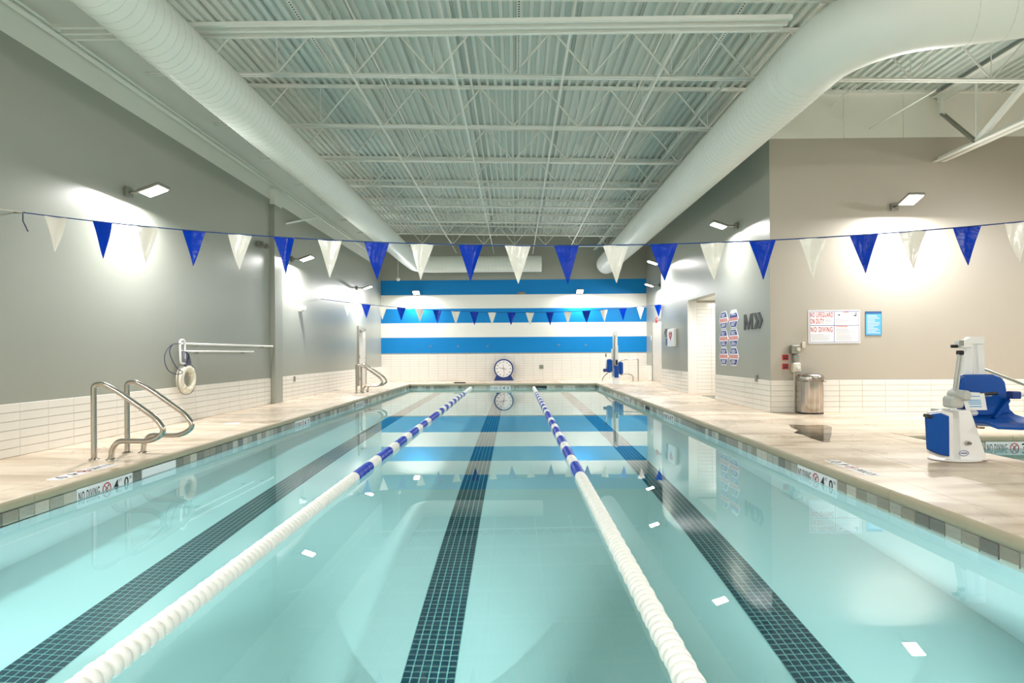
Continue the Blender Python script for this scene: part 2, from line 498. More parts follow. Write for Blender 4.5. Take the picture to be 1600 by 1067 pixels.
ztile = -CT - 0.004 - 0.155
gm = 'depth markers along the waterline'
def snap(y, o=PY0): return o + round((y - o) / TW) * TW
def side_marker(side, u, v, label, L=0.155 * 5):
    if side == 'L':
        y = snap(onX(u, v, PX0).y); SKIP.append(('L', y, y + L)); marker((PX0 + 0.001, y, ztile), Y_, Z_, X_, label, gm)
    elif side == 'R':
        y = snap(onX(u, v, PX1).y); SKIP.append(('R', y, y + L)); marker((PX1 - 0.001, y + L, ztile), -Y_, Z_, -X_, label, gm)
    else:
        x = snap(onY(u, v, PY1).x, PX0); SKIP.append(('B', x, x + L)); marker((x, PY1 - 0.001, ztile), X_, Z_, -Y_, label, gm)
side_marker('L', 125, 765, 'depth marker reading NO DIVING 4 FT 0 IN under the near steel rails')
side_marker('L', 458, 655, 'small white depth marker at the waterline halfway along the side with the life ring')
side_marker('L', 556, 626, 'tiny white depth marker at the waterline beneath the far pair of steel rails')
side_marker('R', 1309, 747, 'depth marker reading NO DIVING 4 FT 0 IN across from the trash can')
side_marker('R', 1055, 652, 'small white depth marker at the waterline below the tiled passage opening')
side_marker('R', 985, 624, 'tiny white depth marker at the waterline nearest the far pool lift')
side_marker('B', 766, 603, 'white depth marker on the far end of the pool directly below the pace clock')
xs = snap(onY(1537, 695, LY1).x, LX0)
marker((xs, LY1 - 0.001, ztile), X_, Z_, -Y_, 'white depth marker on the small pool edge right of the pool lift', gm, feet='3', inch='6')
SKIP.append(('SB', xs, xs + 0.775))
# deck markers, set flush into the coping
gd = 'depth markers set in the deck'
p = onZ(100, 747); p2 = onZ(190, 722)
marker((PX0 - 0.29, 6.05, 0.0), -Y_, X_, Z_, 'white tile depth marker set flat in the deck below the near steel rails', gd, flat=True)
marker((PX1 + 0.29, 5.35, 0.0), Y_, -X_, Z_, 'white tile depth marker set flat in the deck across from the trash can', gd, flat=True)
# skimmer mouths
gs = 'skimmer mouths'
def skimmer(side, u, v, L, label):
    if side == 'R':
        L = 3 * TW; y = snap(onX(u, v, PX1).y); SKIP.append(('R', y, y + L)); c = (PX1 - 0.002, y + L / 2, -0.165); d = (0.02, L, 0.14); di = (0.024, L - 0.05, 0.095)
        o2 = (-0.001, 0, 0)
    elif side == 'L':
        y = onX(u, v, PX0).y; SKIP.append(('L', y, y + L)); c = (PX0 + 0.002, y + L / 2, -0.165); d = (0.02, L, 0.14); di = (0.024, L - 0.05, 0.095)
    else:
        L = 3 * TW; x = snap(onY(u, v, PY1).x, PX0); SKIP.append(('B', x, x + L)); c = (x + L / 2, PY1 - 0.002, -0.165); d = (L, 0.02, 0.14); di = (L - 0.03, 0.024, 0.11)
    t = thing('skimmer', c, label, 'skimmer', gs)
    MB().box(c, d).build('frame', M['grey_box'], t)
    MB().box(c, di).build('mouth', M['dark'], t)
skimmer('R', 1015, 636, 0.42, 'dark skimmer mouth in the waterline between two depth markers facing the passage')
skimmer('B', 838, 602, 0.42, 'black skimmer mouth in the far pool wall right of the pace clock')
yw = snap(onX(226, 745, PX0).y)
y = yw + 4 * TW
t = MB(); t.box((PX0 + 0.004, (y + yw) / 2, -0.155), (0.016, y - yw, 0.12)); SKIP.append(('L', yw, y))
t.build('skimmer_faceplate', M['sign_w'], label='plain white faceplate on the waterline just beyond the NO DIVING marker by the rails', category='faceplate')

s = PY0 + TW / 2
while s < PY1: put_tile('L', s); put_tile('R', s); s += TW
s = PX0 + TW / 2
while s < PX1: put_tile('B', s); s += TW
s = LX0 + TW / 2
while s < LX1: put_tile('SB', s); s += TW
s = 4.0
while s < LY1: put_tile('SL', s); s += TW

# lane lines of 2 inch dark tiles on the basin floor
def lane_line(xc, label, y0=0.0, y1=PY1 - 1.2):
    t = thing('lane_line', (xc, y0, PD), label, 'lane line', 'tiled lane lines on the pool floor')
    W = 0.32; p = W / 6
    g = MB().bb(xc - W / 2, xc + W / 2, y0, y1, PD, PD + 0.003).build('grout_bed', M['dgrout'], t)
    RECV.append(g)
    m = MB(); a = p / 2 - 0.003
    m.add([(-a, -a, 0), (a, -a, 0), (a, a, 0), (-a, a, 0), (-a + .003, -a + .003, .005), (a - .003, -a + .003, .005), (a - .003, a - .003, .005), (-a + .003, a - .003, .005)],
          [(4, 5, 6, 7), (0, 1, 5, 4), (1, 2, 6, 5), (2, 3, 7, 6), (3, 0, 4, 7)])
    me = m.mesh('tile', M['dtile'], Vector((0, 0, 0)), False)
    rest = MB(); ys = 2.7; n0 = 0
    j = 0
    while y0 + (j + 0.5) * p < y1:
        yy = y0 + (j + 0.5) * p
        for i in range(6):
            xx = xc - W / 2 + (i + 0.5) * p
            if yy >= ys and n0 < 294:
                o = bpy.data.objects.new('tile', me); COL.objects.link(o); o.parent = t
                o.location = (xx - xc, yy - y0, 0.002); RECV.append(o); n0 += 1
            else:
                rest.add([Vector(q) + Vector((xx, yy, PD + 0.002)) for q in m.v], m.f)
        j += 1
    r = stuff(rest.build('tile_field', M['dtile'], t)); RECV.append(r)
    return t
lane_line(-2.83, 'dark teal tiled lane line under water nearest the side with the steel rails')
lane_line(-0.53, 'dark teal tiled lane line under water pointing at the pace clock')
lane_line(1.76, 'dark teal tiled lane line under water nearest the side with the trash can')

# water
def water(x0, x1, y0, y1, label):
    m = MB(); m.add([(x0, y0, WZ), (x1, y0, WZ), (x1, y1, WZ), (x0, y1, WZ)], [(0, 1, 2, 3)])
    o = m.build('water_surface', M['water'], smooth=True, kind='structure', label=label, category='water')
    o.cycles.is_caustics_caster = True
    return o
wa = water(PX0, PX1, PY0, PY1, 'clear still turquoise water filling the lap pool')
wb = water(LX0, LX1, LY0, LY1, 'clear water in the small pool behind the pool lift')

# added underwater fill lights, out of view, to brighten the pool floor
def added_pool_light(p, n, label, k=1.0, throw=0.0):
    p = Vector(p); n = Vector(n); s = n.cross(Z_)
    R = Matrix((s, -Z_, n)).transposed()
    t = thing('added_pool_light', p, label, 'fill light', 'added underwater fill')
    MB().lathe(p, [(0.15, 0), (0.15, 0.012), (0.12, 0.025)], 24, R=R).build('rim', M['ss'], t, smooth=True)
    MB().lathe(p, [(0.118, 0.026), (0.09, 0.034)], 24, R=R).build('lens', M['lens'], t, smooth=True)
    ld = bpy.data.lights.new('pool_fill', 'AREA'); ld.shape = 'DISK'; ld.size = 0.22; ld.energy = POOL_FILL_W * k; ld.color = POOL_FILL_COL
    lo = bpy.data.objects.new('pool_fill', ld); COL.objects.link(lo); lo.parent = t; lo['kind'] = 'helper'
    lo.location = n * 0.04
    lo.rotation_euler = n.to_track_quat('-Z', 'Y').to_euler()
    if throw > 0:        # narrow added fill beam, thrown down the length of the pool
        ld = bpy.data.lights.new('pool_fill_beam', 'AREA'); ld.shape = 'DISK'; ld.size = 0.2; ld.energy = POOL_FILL_W * throw; ld.color = POOL_FILL_COL
        ld.spread = math.radians(46)
        lo = bpy.data.objects.new('pool_fill_beam', ld); COL.objects.link(lo); lo.parent = t; lo['kind'] = 'helper'
        lo.location = n * 0.045
        lo.rotation_euler = (n + Z_ * 0.20).to_track_quat('-Z', 'Y').to_euler()
for x in (-3.0, -0.5, 2.0): added_pool_light((x, PY0, -0.75), Y_, 'added round underwater fill light in the near end wall, %s' % {-3.0: 'by the left lane line', -0.5: 'by the centre lane line', 2.0: 'by the right lane line'}[x], 0.4, 5.6 if x == -0.5 else 3.5)
for y in (0.3, 2.3):
    added_pool_light((PX0, y, -0.75), X_, 'added round underwater fill light in the left basin wall, %s' % ('next to the near corner' if y < 1 else 'the one farther out'), 0.12)
    added_pool_light((PX1, y, -0.75), -X_, 'added round underwater fill light in the right basin wall, %s' % ('next to the near corner' if y < 1 else 'the one farther out'), 0.12)

# ------------------------------------------------------------------ walls
T = 0.25
PZ = 4.81                       # grey paint line of the left wall
def wall(name, x0, x1, y0, y1, z0, z1, m): return structure(MB().bb(x0, x1, y0, y1, z0, z1).build(name, M[m]))
ROOFZ = 6.32
wl = wall('wall_left', XL - T, XL, YN, YB + T, -0.02, PZ, 'wall')
wlu = wall('wall_left_upper', XL - T, XL, YN, YB + T, PZ, ROOFZ + 0.1, 'white')
zo = onX(1100, 462, XR).z
y_o0, y_o1 = onX(1118, 600, XR).y, onX(1075, 600, XR).y
PZR = onY(1300, 216, YF).z
wr = MB(); wr.bb(XR, XR + T, YF, y_o0, -0.02, ROOFZ); wr.bb(XR, XR + T, y_o1, 19.1, -0.02, ROOFZ); wr.bb(XR, XR + T, y_o0, y_o1, zo, ROOFZ)
wr = structure(wr.build('wall_right', M['wall']))
wrr = wall('wall_right_recess', XR2, XR2 + T, 19.1 - T, YB + T, -0.02, ROOFZ, 'wall')
wret = wall('wall_recess_return', XR + T, XR2, 19.1 - T, 19.1, -0.02, ROOFZ, 'wall')
wf = wall('wall_facing', XR + T, XE + T, YF, YF + T, -0.02, PZR, 'wall_warm')
# pale edge where the two wall paints meet
wfu = wall('wall_facing_upper', XR + T, XE + T, YF, YF + T, PZR, ROOFZ, 'white')
structure(MB().bb(XR, XR + T, YF - 0.004, YF, 0, PZR).build('wall_corner_face', M['wall_warm']))
structure(MB().bb(XR, XR + T, YF - 0.004, YF, PZR, ROOFZ).build('wall_corner_face_upper', M['white']))
we = wall('wall_east', XE, XE + T, YN, YF, -0.02, ROOFZ, 'wall_warm')
wn = wall('wall_near', XL, XE, YN - T, YN, -0.02, ROOFZ, 'wall_warm')
wb_ = wall('wall_back', XL, XR2, YB, YB + T, -0.02, ROOFZ, 'wall')
# panelled joints in the white upper wall on the facing side
for i, (a, b) in enumerate(((1318, 1322), (1411, 1413), (1523, 1525))):
    x0 = onY(a, 190, YF).x
    structure(MB().bb(x0, x0 + 0.02, YF - 0.015, YF, PZR, 6.0).build('trim_%d' % (i + 1), M['white']))
# passage behind the opening
structure(MB().bb(XR + T, 8.4, y_o1, y_o1 + 0.1, -0.02, zo).build('wall_passage', M['grout']))
structure(MB().bb(XR + T, 8.4, y_o0 - 0.1, y_o0, -0.02, zo).build('wall_passage_near', M['white']))
structure(MB().bb(8.3, 8.4, y_o0, y_o1, -0.02, zo).build('wall_passage_end', M['white']))
structure(MB().bb(XR + T, 8.4, y_o0, y_o1, zo, zo + 0.1).build('ceiling_passage', M['white']))
ld = bpy.data.lights.new('passage_light', 'AREA'); ld.shape = 'DISK'; ld.size = 0.3; ld.energy = 45; ld.color = LAMP_COL
t = thing('ceiling_lamp', (XR + 1.1, (y_o0 + y_o1) / 2, zo - 0.03), 'round lamp in the low ceiling of the tiled passage', 'ceiling lamp')
MB().lathe((XR + 1.1, (y_o0 + y_o1) / 2, zo - 0.03), [(0.17, 0), (0.19, 0.03)], 24).build('trim_ring', M['white'], t)
lo = bpy.data.objects.new('passage_light', ld); COL.objects.link(lo); lo.parent = t; lo.location = (0, 0, -0.004); lo['kind'] = 'helper'
MB().bb(XR + 0.1, XR + 1.3, y_o0 + 0.1, y_o0 + 1.3, 0.0, 0.012).build('door_mat', M['grey_box'], label='grey floor mat inside the white tiled passage opening', category='mat')

# back wall stripes
def zb(v): return onY(800, v, YB).z
stripes = [(437, 460, 'blue_stripe'), (460, 481.5, 'stripe_white'), (481.5, 504, 'blue_stripe'), (504, 526.5, 'stripe_white'), (526.5, 551, 'blue_stripe')]
for (v0, v1, m) in stripes:
    MB().bb(XL, XR2, YB - 0.004, YB, zb(v1), zb(v0)).build('painted_stripe', M[m], wb_)
# wainscot tiles
WH = 0.61
def ttile(w_, h_):
    a, b = w_ / 2 - 0.002, h_ / 2 - 0.002; c = 0.004
    return MB().add([(-a, 0, -b), (a, 0, -b), (a, 0, b), (-a, 0, b), (-a + c, -.009, -b + c), (a - c, -.009, -b + c), (a - c, -.009, b - c), (-a + c, -.009, b - c)],
                    [(4, 5, 6, 7), (0, 1, 5, 4), (1, 2, 6, 5), (2, 3, 7, 6), (3, 0, 4, 7)])
def wainscot(P0, D, N, L, tw, parent, rows=6, th=WH / 6, parts=True):
    """P0 start at the floor, D along the wall, N out of it."""
    P0 = Vector(P0); rz = math.atan2(N.y, N.x) + PI / 2
    m = ttile(tw, th); me = m.mesh('tile', M['tile'], Vector((0, 0, 0)), False)
    R = Matrix.Rotation(rz, 3, 'Z'); n = int(L / tw + 0.999); big = MB()
    B = MB()
    e = P0 + D * L + N * 0.003 + Z_ * (rows * th); a = P0 + N * 0.0
    B.bb(min(a.x, e.x), max(a.x, e.x), min(a.y, e.y), max(a.y, e.y), 0, rows * th)
    B.build('grout_bed', M['grout'], parent)
    for i in range(n):
        w1 = min(tw, L - i * tw)
        if w1 < 0.03: continue
        for j in range(rows):
            c = P0 + D * (i * tw + w1 / 2) + N * 0.003 + Z_ * ((j + 0.5) * th)
            if parts:
                o = bpy.data.objects.new('tile', me); COL.objects.link(o); o.parent = parent
                o.location = c - root_loc(parent); o.rotation_euler = (0, 0, rz)
                if w1 < tw - 1e-3: o.scale = (w1 / tw, 1, 1)
            else:
                k = w1 / tw
                big.add([R @ Vector((q.x * k, q.y, q.z)) + c for q in m.v], m.f)
    if not parts: stuff(big.build('tile_field', M['tile'], parent))
wainscot((XL, 6.2, 0), Y_, X_, 13.45 - 6.2, 0.4065, wl)
wainscot((XL, 13.93, 0), Y_, X_, 20.85 - 13.93, 0.4065, wl)
wainscot((XL, YN, 0), Y_, X_, 6.2 - YN, 0.4065, wl, parts=False)
wainscot((XL, 22.05, 0), Y_, X_, YB - 22.05, 0.4065, wl, parts=False)
wainscot((XR, YF, 0), Y_, -X_, y_o0 - YF, 0.4065, wr)
wainscot((XR, y_o1, 0), Y_, -X_, 19.1 - y_o1, 0.4065, wr)
wainscot((XR + 0.0, YF - 0.004, 0), X_, -Y_, XE - XR, 0.4287, wf)
wainscot((XL, YB, 0), X_, -Y_, XR2 - XL, 0.4065, wb_, rows=11, th=0.1025, parts=False)
wainscot((XR2, 19.1, 0), Y_, -X_, 20.9 - 19.1, 0.4065, wrr, parts=False)
wainscot((XR2, 23.6, 0), Y_, -X_, YB - 23.6, 0.4065, wrr, parts=False)
wp = bpy.data.objects['wall_passage']
wainscot((XR + T - 0.0, y_o1, 0), X_, -Y_, 2.4, 0.4065, wp, rows=int(zo / 0.1017), th=0.1017, parts=False)
MB().bb(XR, XR + T, y_o1 - 0.012, y_o1, 0, zo).build('tile_jamb', M['tile'], wr)

# left wall pilaster
pil = MB().bb(XL + 0.001, XL + 0.11, 13.47, 13.9, 0, PZ - 0.121).build('pilaster', M['wall'], kind='structure')
pil.name = 'wall_left_pilaster'
MB().bb(XL + 0.001, XL + 0.112, 13.468, 13.902, PZ - 0.12, 5.05).build('cap', M['white'], pil)

# ------------------------------------------------------------------ corrugated roof deck
prof = []
x = XL - T; pitch = 0.1524; k = 0
while x < XE + T:
    for dx, dz in ((0, 0), (0.050, 0), (0.060, 0.050), (0.142, 0.050)):
        prof.append((x + dx, roof(x + dx) + dz))
    x += pitch
n = len(prof)
m = MB()
m.add([(a, YN - T, z) for a, z in prof] + [(a, YB + T, z) for a, z in prof], [(i, i + 1, i + 1 + n, i + n) for i in range(n - 1)])
ceil = structure(m.build('ceiling', M['roof']))
m = MB()
x = XL + 0.3
while x < XE:
    m.bb(x, x + 0.008, YN, YB, roof(x) - 0.006, roof(x)); x += 0.9144
m.build('lap_seam', M['grey_box'], ceil)
structure(MB().bb(XL - T, XE + T, YN - T, YB + T, 6.42, 6.5).build('ceiling_cover', M['roof']))

# joists
JY = [4.93 + 1.986 * k_ for k_ in range(-3, 10)]
JD = 0.77
def joist_me(x1):
    x0 = XL
    def zt(x): return roof(x)
    g = {}
    tc_ = MB(); bc = MB(); web = MB()
    sl = math.atan(0.02)
    L = x1 - x0; cx = (x0 + x1) / 2; R = Matrix.Rotation(sl, 3, 'Y')
    for dy in (-0.034, 0.034):
        tc_.box((cx, dy, zt(cx) - 0.004), (L, 0.058, 0.007), R)
        tc_.box((cx, dy * 0.35, zt(cx) - 0.026), (L, 0.006, 0.044), R)
        xb0, xb1 = x0 + 0.05, x1
        bc.box((cx, dy, zt(cx) - JD + 0.004), (L - 0.1, 0.042, 0.007), R)
        bc.box((cx, dy * 0.35, zt(cx) - JD + 0.024), (L - 0.1, 0.006, 0.040), R)
    p = 1.22; n = int(L / p)
    for i in range(n + 1):
        a = x0 + 0.25 + i * p
        if a + p / 2 > x1: break
        web.tube([(a, 0, zt(a) - 0.03), (a + p / 2, 0, zt(a) - JD + 0.02)], 0.016, 5)
        if a + p < x1: web.tube([(a + p / 2, 0, zt(a) - JD + 0.02), (a + p, 0, zt(a + p) - 0.03)], 0.016, 5)
        web.tube([(a + p / 2, 0, zt(a) - JD + 0.02), (a + p / 2, 0, zt(a) - 0.03)], 0.008, 5)
    return tc_, bc, web
gj = 'white open web roof joists'
js = []
for x1_ in (XE - 2.9, XR - 0.02):
    tc_, bc, web = joist_me(x1_)
    j0 = thing('roof_joist', (0, 0, 0), 'white open web steel joist crossing under the corrugated roof', 'joist', gj)
    tc_.build('top_chord', M['steel_white'], j0); bc.build('bottom_chord', M['steel_white'], j0); web.build('web', M['steel_white'], j0)
    js.append([j0, False])
ords = {3: 'topmost in the picture, above the perforated struts', 4: 'second above the near pennant line, whose lower chord meets the three perforated struts',
        }
names_ = ['just inside the near wall above the viewer', 'above the viewer, second from the near wall', 'above the viewer, third from the near wall',
          'nearest joist in view, at the very top edge', 'first complete joist in view, ending level with the perforated struts',
          'second complete joist, in line with the facing grey wall', 'third complete joist from the top of the view', 'fourth complete joist from the top of the view',
          'fifth complete joist from the top of the view', 'sixth complete joist, above the tiled passage', 'seventh complete joist, fourth from the striped wall',
          'third joist from the striped wall', 'last joist, closest to the striped wall']
for i, yy in enumerate(JY):
    jj = js[0] if yy < 10 else js[1]
    o = copy_tree(jj[0]) if jj[1] else jj[0]
    jj[1] = True
    o.location = (0, yy, 0)
    o['label'] = 'white roof joist, ' + names_[i]
structure(MB().bb(XR, XE, YF - 0.06, YF, 6.0, 6.07).build('trim_4', M['steel_white']))
# bridging angles along the hall
gb = 'bridging angles under the roof'
for (xb_, lab) in ((-2.5, 'between the left duct and the centre perforated strut'), (-0.9, 'just left of the centre perforated strut'), (0.75, 'just right of the centre perforated strut'), (2.2, 'beside the right perforated strut')):
    zb_ = roof(xb_) - JD - 0.012
    t = thing('bridging_angle', (xb_, 0, zb_), 'thin white steel bridging angle running lengthwise, ' + lab, 'bridging', gb)
    MB().bb(xb_ - 0.016, xb_ + 0.016, JY[0], YB, zb_ - 0.003, zb_ + 0.001).bb(xb_ - 0.016, xb_ - 0.012, JY[0], YB, zb_, zb_ + 0.03).build('lower_angle', M['steel_white'], t)
    zt_ = roof(xb_) - 0.06
    MB().bb(xb_ + 0.1, xb_ + 0.13, JY[0], YB, zt_, zt_ + 0.02).build('upper_angle', M['steel_white'], t)

# ------------------------------------------------------------------ ducts
def duct(path, r, name, label, seam_ranges):
    t = thing(name, path[0], label, 'duct')
    MB().tube(path, r, 40).build('shell', M['duct'], t, smooth=True)
    # spiral seam: one ridge winding round the straight runs
    sp = MB()
    for (a, b, pitch_) in seam_ranges:
        a, b = Vector(a), Vector(b); d = (b - a); L = d.length; d.normalize()
        u_ = d.cross(Z_).normalized(); v_ = d.cross(u_)
        nt_ = int(L / pitch_); st = 24
        pts = []
        for i in range(nt_ * st + 1):
            th = 2 * PI * i / st
            pts.append(a + d * (L * i / (nt_ * st)) + (u_ * math.cos(th) + v_ * math.sin(th)) * (r + 0.001))
        sp.tube(pts, 0.0045, 3, cap=False)
    sp.build('spiral_seam', M['seam'], t)
    return t
def arc(c, r, a0, a1, z, n=14, sq=1):
    return [(c[0] + r * math.cos(a0 + (a1 - a0) * i / n), c[1] + r * math.sin(a0 + (a1 - a0) * i / n), z) for i in range(n + 1)]
DLX, DLZ, DLR = -4.0, 4.77, 0.325
yb = 23.35; rb = 0.75
pathL = [(DLX, YN + 0.1, DLZ), (DLX, 8, DLZ), (DLX, 16, DLZ)] + arc((DLX + rb, yb - rb), rb, PI, PI / 2, DLZ) + [(onY(846, 415, yb).x, yb, DLZ)]
dl = duct(pathL, DLR, 'round_duct', 'white spiral duct over the side with the life ring, turning across the striped wall',
          [((DLX, YN + 0.1, DLZ), (DLX, yb - rb, DLZ), 0.13), ((DLX + rb, yb, DLZ), (onY(846, 415, yb).x, yb, DLZ), 0.15)])
DRX, DRZ, DRR = 3.8, 4.85, 0.405
c0 = (DRX + 1.0, 7.25)
ph = math.radians(-105)
th1 = PI + math.radians(75)
ap = arc(c0, 1.0, PI, th1, DRZ)
ex = Vector(ap[-1]); dr = Vector((math.cos(th1 + PI / 2), math.sin(th1 + PI / 2), 0))
pathR = [(DRX, 24.1, DRZ), (DRX, 18, DRZ), (DRX, 12, DRZ)] + ap + [tuple(ex + dr * 1.0), tuple(ex + dr * 2.9)]
drt = duct(pathR, DRR, 'round_duct', 'big white spiral duct ending near the striped wall and bending away over the pool lift',
           [((DRX, 24.1, DRZ), (DRX, 7.4, DRZ), 0.13), (tuple(ex + dr * 0.25), tuple(ex + dr * 2.85), 0.3)])

# triple strut trapeze that carries the ducts
t = thing('strut_trapeze', (-1.2, 7.09, 5.2), 'stack of three white steel channels crossing the hall above the left duct', 'strut')
for i, yy in enumerate((6.99, 7.12, 7.25)):
    MB().bb(XL + 0.02, 3.36, yy - 0.02, yy + 0.02, 5.16, 5.21).build('channel', M['steel_white'], t)
    
# rail along left wall
t = MB().tube([(XL + 0.1, YN + 0.2, 5.2), (XL + 0.1, YB - 0.6, 5.2)], 0.028, 8)
t.box((XL + 0.07, (YN + YB) / 2, 5.14), (0.09, YB - YN - 0.6, 0.02))
pr = t.build('wall_pipe', M['steel_white'], smooth=True, label='white pipe run along the top of the wall beside the left duct', category='pipe')
MB().tube([(XL + 0.045, 14.3, 4.42), (XL + 0.16, 16.3, 5.05)], 0.022, 6).build('brace', M['steel_white'], label='short slanting white brace on the wall above the pilaster', category='brace')
# conduit along right duct
MB().tube([(3.42, JY[0], 5.50), (3.42, YB - 0.3, 5.50)], 0.02, 6).bb(3.30, 3.34, JY[0], YB - 0.3, 5.46, 5.49).build(
    'conduit', M['seam'], label='thin pale conduit running lengthwise beside the big bending duct', category='conduit')

# perforated struts
def perforated(xc, y0, y1, z, label):
    m = MB(); hole = MB()
    t = thing('perforated_strut', (xc, y0, z), label, 'strut', 'perforated struts hanging below the roof')
    m.bb(xc - 0.0205, xc - 0.010, y0, y1, z, z + 0.003); m.bb(xc + 0.010, xc + 0.0205, y0, y1, z, z + 0.003)
    m.bb(xc - 0.0205, xc - 0.018, y0, y1, z, z + 0.035); m.bb(xc + 0.018, xc + 0.0205, y0, y1, z, z + 0.035)
    yy = y0
    while yy < y1 - 0.05:
        m.bb(xc - 0.010, xc + 0.010, yy, yy + 0.022, z, z + 0.003); yy += 0.05
    m.build('channel', M['steel_white'], t)
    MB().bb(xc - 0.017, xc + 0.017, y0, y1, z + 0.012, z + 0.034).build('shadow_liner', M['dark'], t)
    for q in (y0 + 0.3, y1 - 0.05):
        MB().tube([(xc, q, z + 0.03), (xc, q, roof(xc) - 0.02)], 0.006, 5).build('rod', M['steel_white'], t)
    return t
for u, v, lab in ((519, 108, 'dotted white perforated strut overhead, the one closest to the left duct'),
                  (810, 112, 'dotted white perforated strut overhead, the middle one above the centre lane'),
                  (1090, 118, 'dotted white perforated strut overhead, the one closest to the bending duct')):
    p = onZ(u, v, 5.38); perforated(p.x, 4.0, p.y, 5.38, lab)

# joist girder on the right
GX = onY(1465, 152, YF).x
zt_g = roof(GX) - 0.10; zb_g = onY(1460, 254, YF).z
t = thing('joist_girder', (GX, YF, zb_g), 'heavy white truss girder above the pool lift, ending at the facing wall', 'girder')
for dx in (-0.07, 0.07):
    MB().bb(GX + dx - 0.06, GX + dx + 0.06, YN + 0.3, YF - 0.02, zt_g - 0.01, zt_g).bb(GX + dx * 0.3 - 0.006, GX + dx * 0.3 + 0.006, YN + 0.3, YF - 0.02, zt_g - 0.12, zt_g).build('top_chord', M['steel_white'], t)
    MB().bb(GX + dx - 0.05, GX + dx + 0.05, YN + 0.3, YF - 0.02, zb_g, zb_g + 0.01).bb(GX + dx * 0.3 - 0.005, GX + dx * 0.3 + 0.005, YN + 0.3, YF - 0.02, zb_g, zb_g + 0.09).build('bottom_chord', M['steel_white'], t)
yy = YF - 0.1; P = (GX, 10.05, zb_g + 0.05)
for dx in (-0.03, 0.03):
    MB().tube([(GX + dx, YF - 0.12, zt_g - 0.35), (GX + dx, P[1], P[2])], 0.022, 6).build('diagonal', M['grey_box'], t)
MB().tube([(GX, YF - 0.12, zt_g - 0.02), (GX, YF - 0.12, zt_g - 0.42)], 0.05, 6).build('end_post', M['steel_white'], t)
ya = 10.05
while ya > 0:
    MB().tube([(GX, ya, zb_g + 0.05), (GX, ya, zt_g - 0.05)], 0.02, 6).build('vertical', M['steel_white'], t)
    MB().box((GX, ya - 0.95, (zb_g + zt_g) / 2), (0.07, 0.09, math.hypot(1.9, zt_g - zb_g - 0.1)), Matrix.Rotation(math.atan2(1.9, zt_g - zb_g - 0.1), 3, 'X')).build('diagonal', M['steel_white'], t)
    MB().box((GX, ya - 2.85, (zb_g + zt_g) / 2), (0.06, 0.06, math.hypot(1.9, zt_g - zb_g - 0.1)), Matrix.Rotation(-math.atan2(1.9, zt_g - zb_g - 0.1), 3, 'X')).build('diagonal', M['steel_white'], t)
    ya -= 3.8
a = onY(1359, 201, YF - 0.01)
MB().tube([a, (onY(1462, 138, 9.2).x, 9.2, roof(6.6) - JD)], 0.016, 6).build('wall_brace', M['steel_white'], label='long thin white brace rod slanting from the girder to the facing wall', category='brace')
a = onY(1298, 166, YF - 0.01)
MB().tube([a, onY(1338, 132, 9.6)], 0.014, 6).lathe(a, [(0.03, -0.02), (0.03, 0.02)], 10).build('wall_brace', M['steel_white'], label='short white brace rod tucked under the bending duct by the facing wall', category='brace')

# ------------------------------------------------------------------ wall lamps
def lamp(p, n, label, reach=0.42, power=1.0, tilt=0.34, up=True):
    """p: point on the wall, n: outward direction"""
    p = Vector(p); n = Vector(n); s = n.cross(Z_)
    t = thing('wall_lamp', p, label, 'wall lamp', 'wall mounted flood lamps')
    R = Matrix((s, n, Z_)).transposed()
    MB().rbox(p + n * 0.03, (0.14, 0.06, 0.14), 0.01, R).build('mount', M['bronze'], t)
    MB().tube([p + n * 0.05, p + n * (reach - 0.2)], 0.022, 8).build('arm', M['bronze'], t)
    Rt = R @ Matrix.Rotation(tilt, 3, 'X')
    hc = p + n * (reach - 0.02)
    MB().rbox(hc + Z_ * 0.03, (0.30, 0.36, 0.05), 0.015, Rt).build('head', M['bronze'], t)
    nd = Rt @ Vector((0, 0, -1))
    MB().box(hc + Z_ * 0.03 + nd * 0.028, (0.25, 0.28, 0.006), Rt).build('lens', M['lens'], t)
    if power > 0:
        ld = bpy.data.lights.new('flood', 'AREA'); ld.shape = 'RECTANGLE'; ld.size = 0.24; ld.size_y = 0.27
        ld.energy = LAMP_W * power; ld.color = LAMP_COL
        ld.cycles.is_caustics_light = True
        lo = bpy.data.objects.new('flood', ld); COL.objects.link(lo); lo.parent = t
        lo.location = hc + Z_ * 0.03 + nd * 0.034 - p
        lo.rotation_euler = Rt.to_euler()
        lo['kind'] = 'helper'
        if up:  # added upward fill for the ceiling, not part of the lamp
            ud = bpy.data.lights.new('ceiling_fill', 'AREA'); ud.shape = 'RECTANGLE'; ud.size = 0.24; ud.size_y = 0.27
            ud.energy = UP_FILL_W * power; ud.color = UP_FILL_COL; ud.spread = math.radians(110)
            uo = bpy.data.objects.new('ceiling_fill', ud); COL.objects.link(uo); uo.parent = t
            uo.location = hc + Z_ * 0.065 - p
            uo.rotation_euler = (R @ Matrix.Rotation(PI - 0.85, 3, 'X')).to_euler()
            uo['kind'] = 'helper'
    return t
for u, v, lab in ((198, 300, 'bright wall lamp on the left wall above the near pennants'), (455, 405, 'wall lamp beside the pilaster, behind a blue pennant'),
                  (557, 450, 'left wall lamp closest to the striped wall')):
    q = onX(u, v, XL); lamp(q, X_, lab, power=0.85)
lamp((XL, 2.2, 3.55), X_, 'left wall lamp abreast of the viewer')
for u, v, X, lab in ((1152, 353, XR, 'lamp high on the right wall just before the corner'), (1040, 411, XR, 'lamp on the right wall over the passage end, half behind a blue pennant'),
                     (1031, 446, XR2, 'small bright lamp in the far right recess beside the door')):
    q = onX(u, v, X); lamp(q, -X_, lab, power=0.6, up=False)
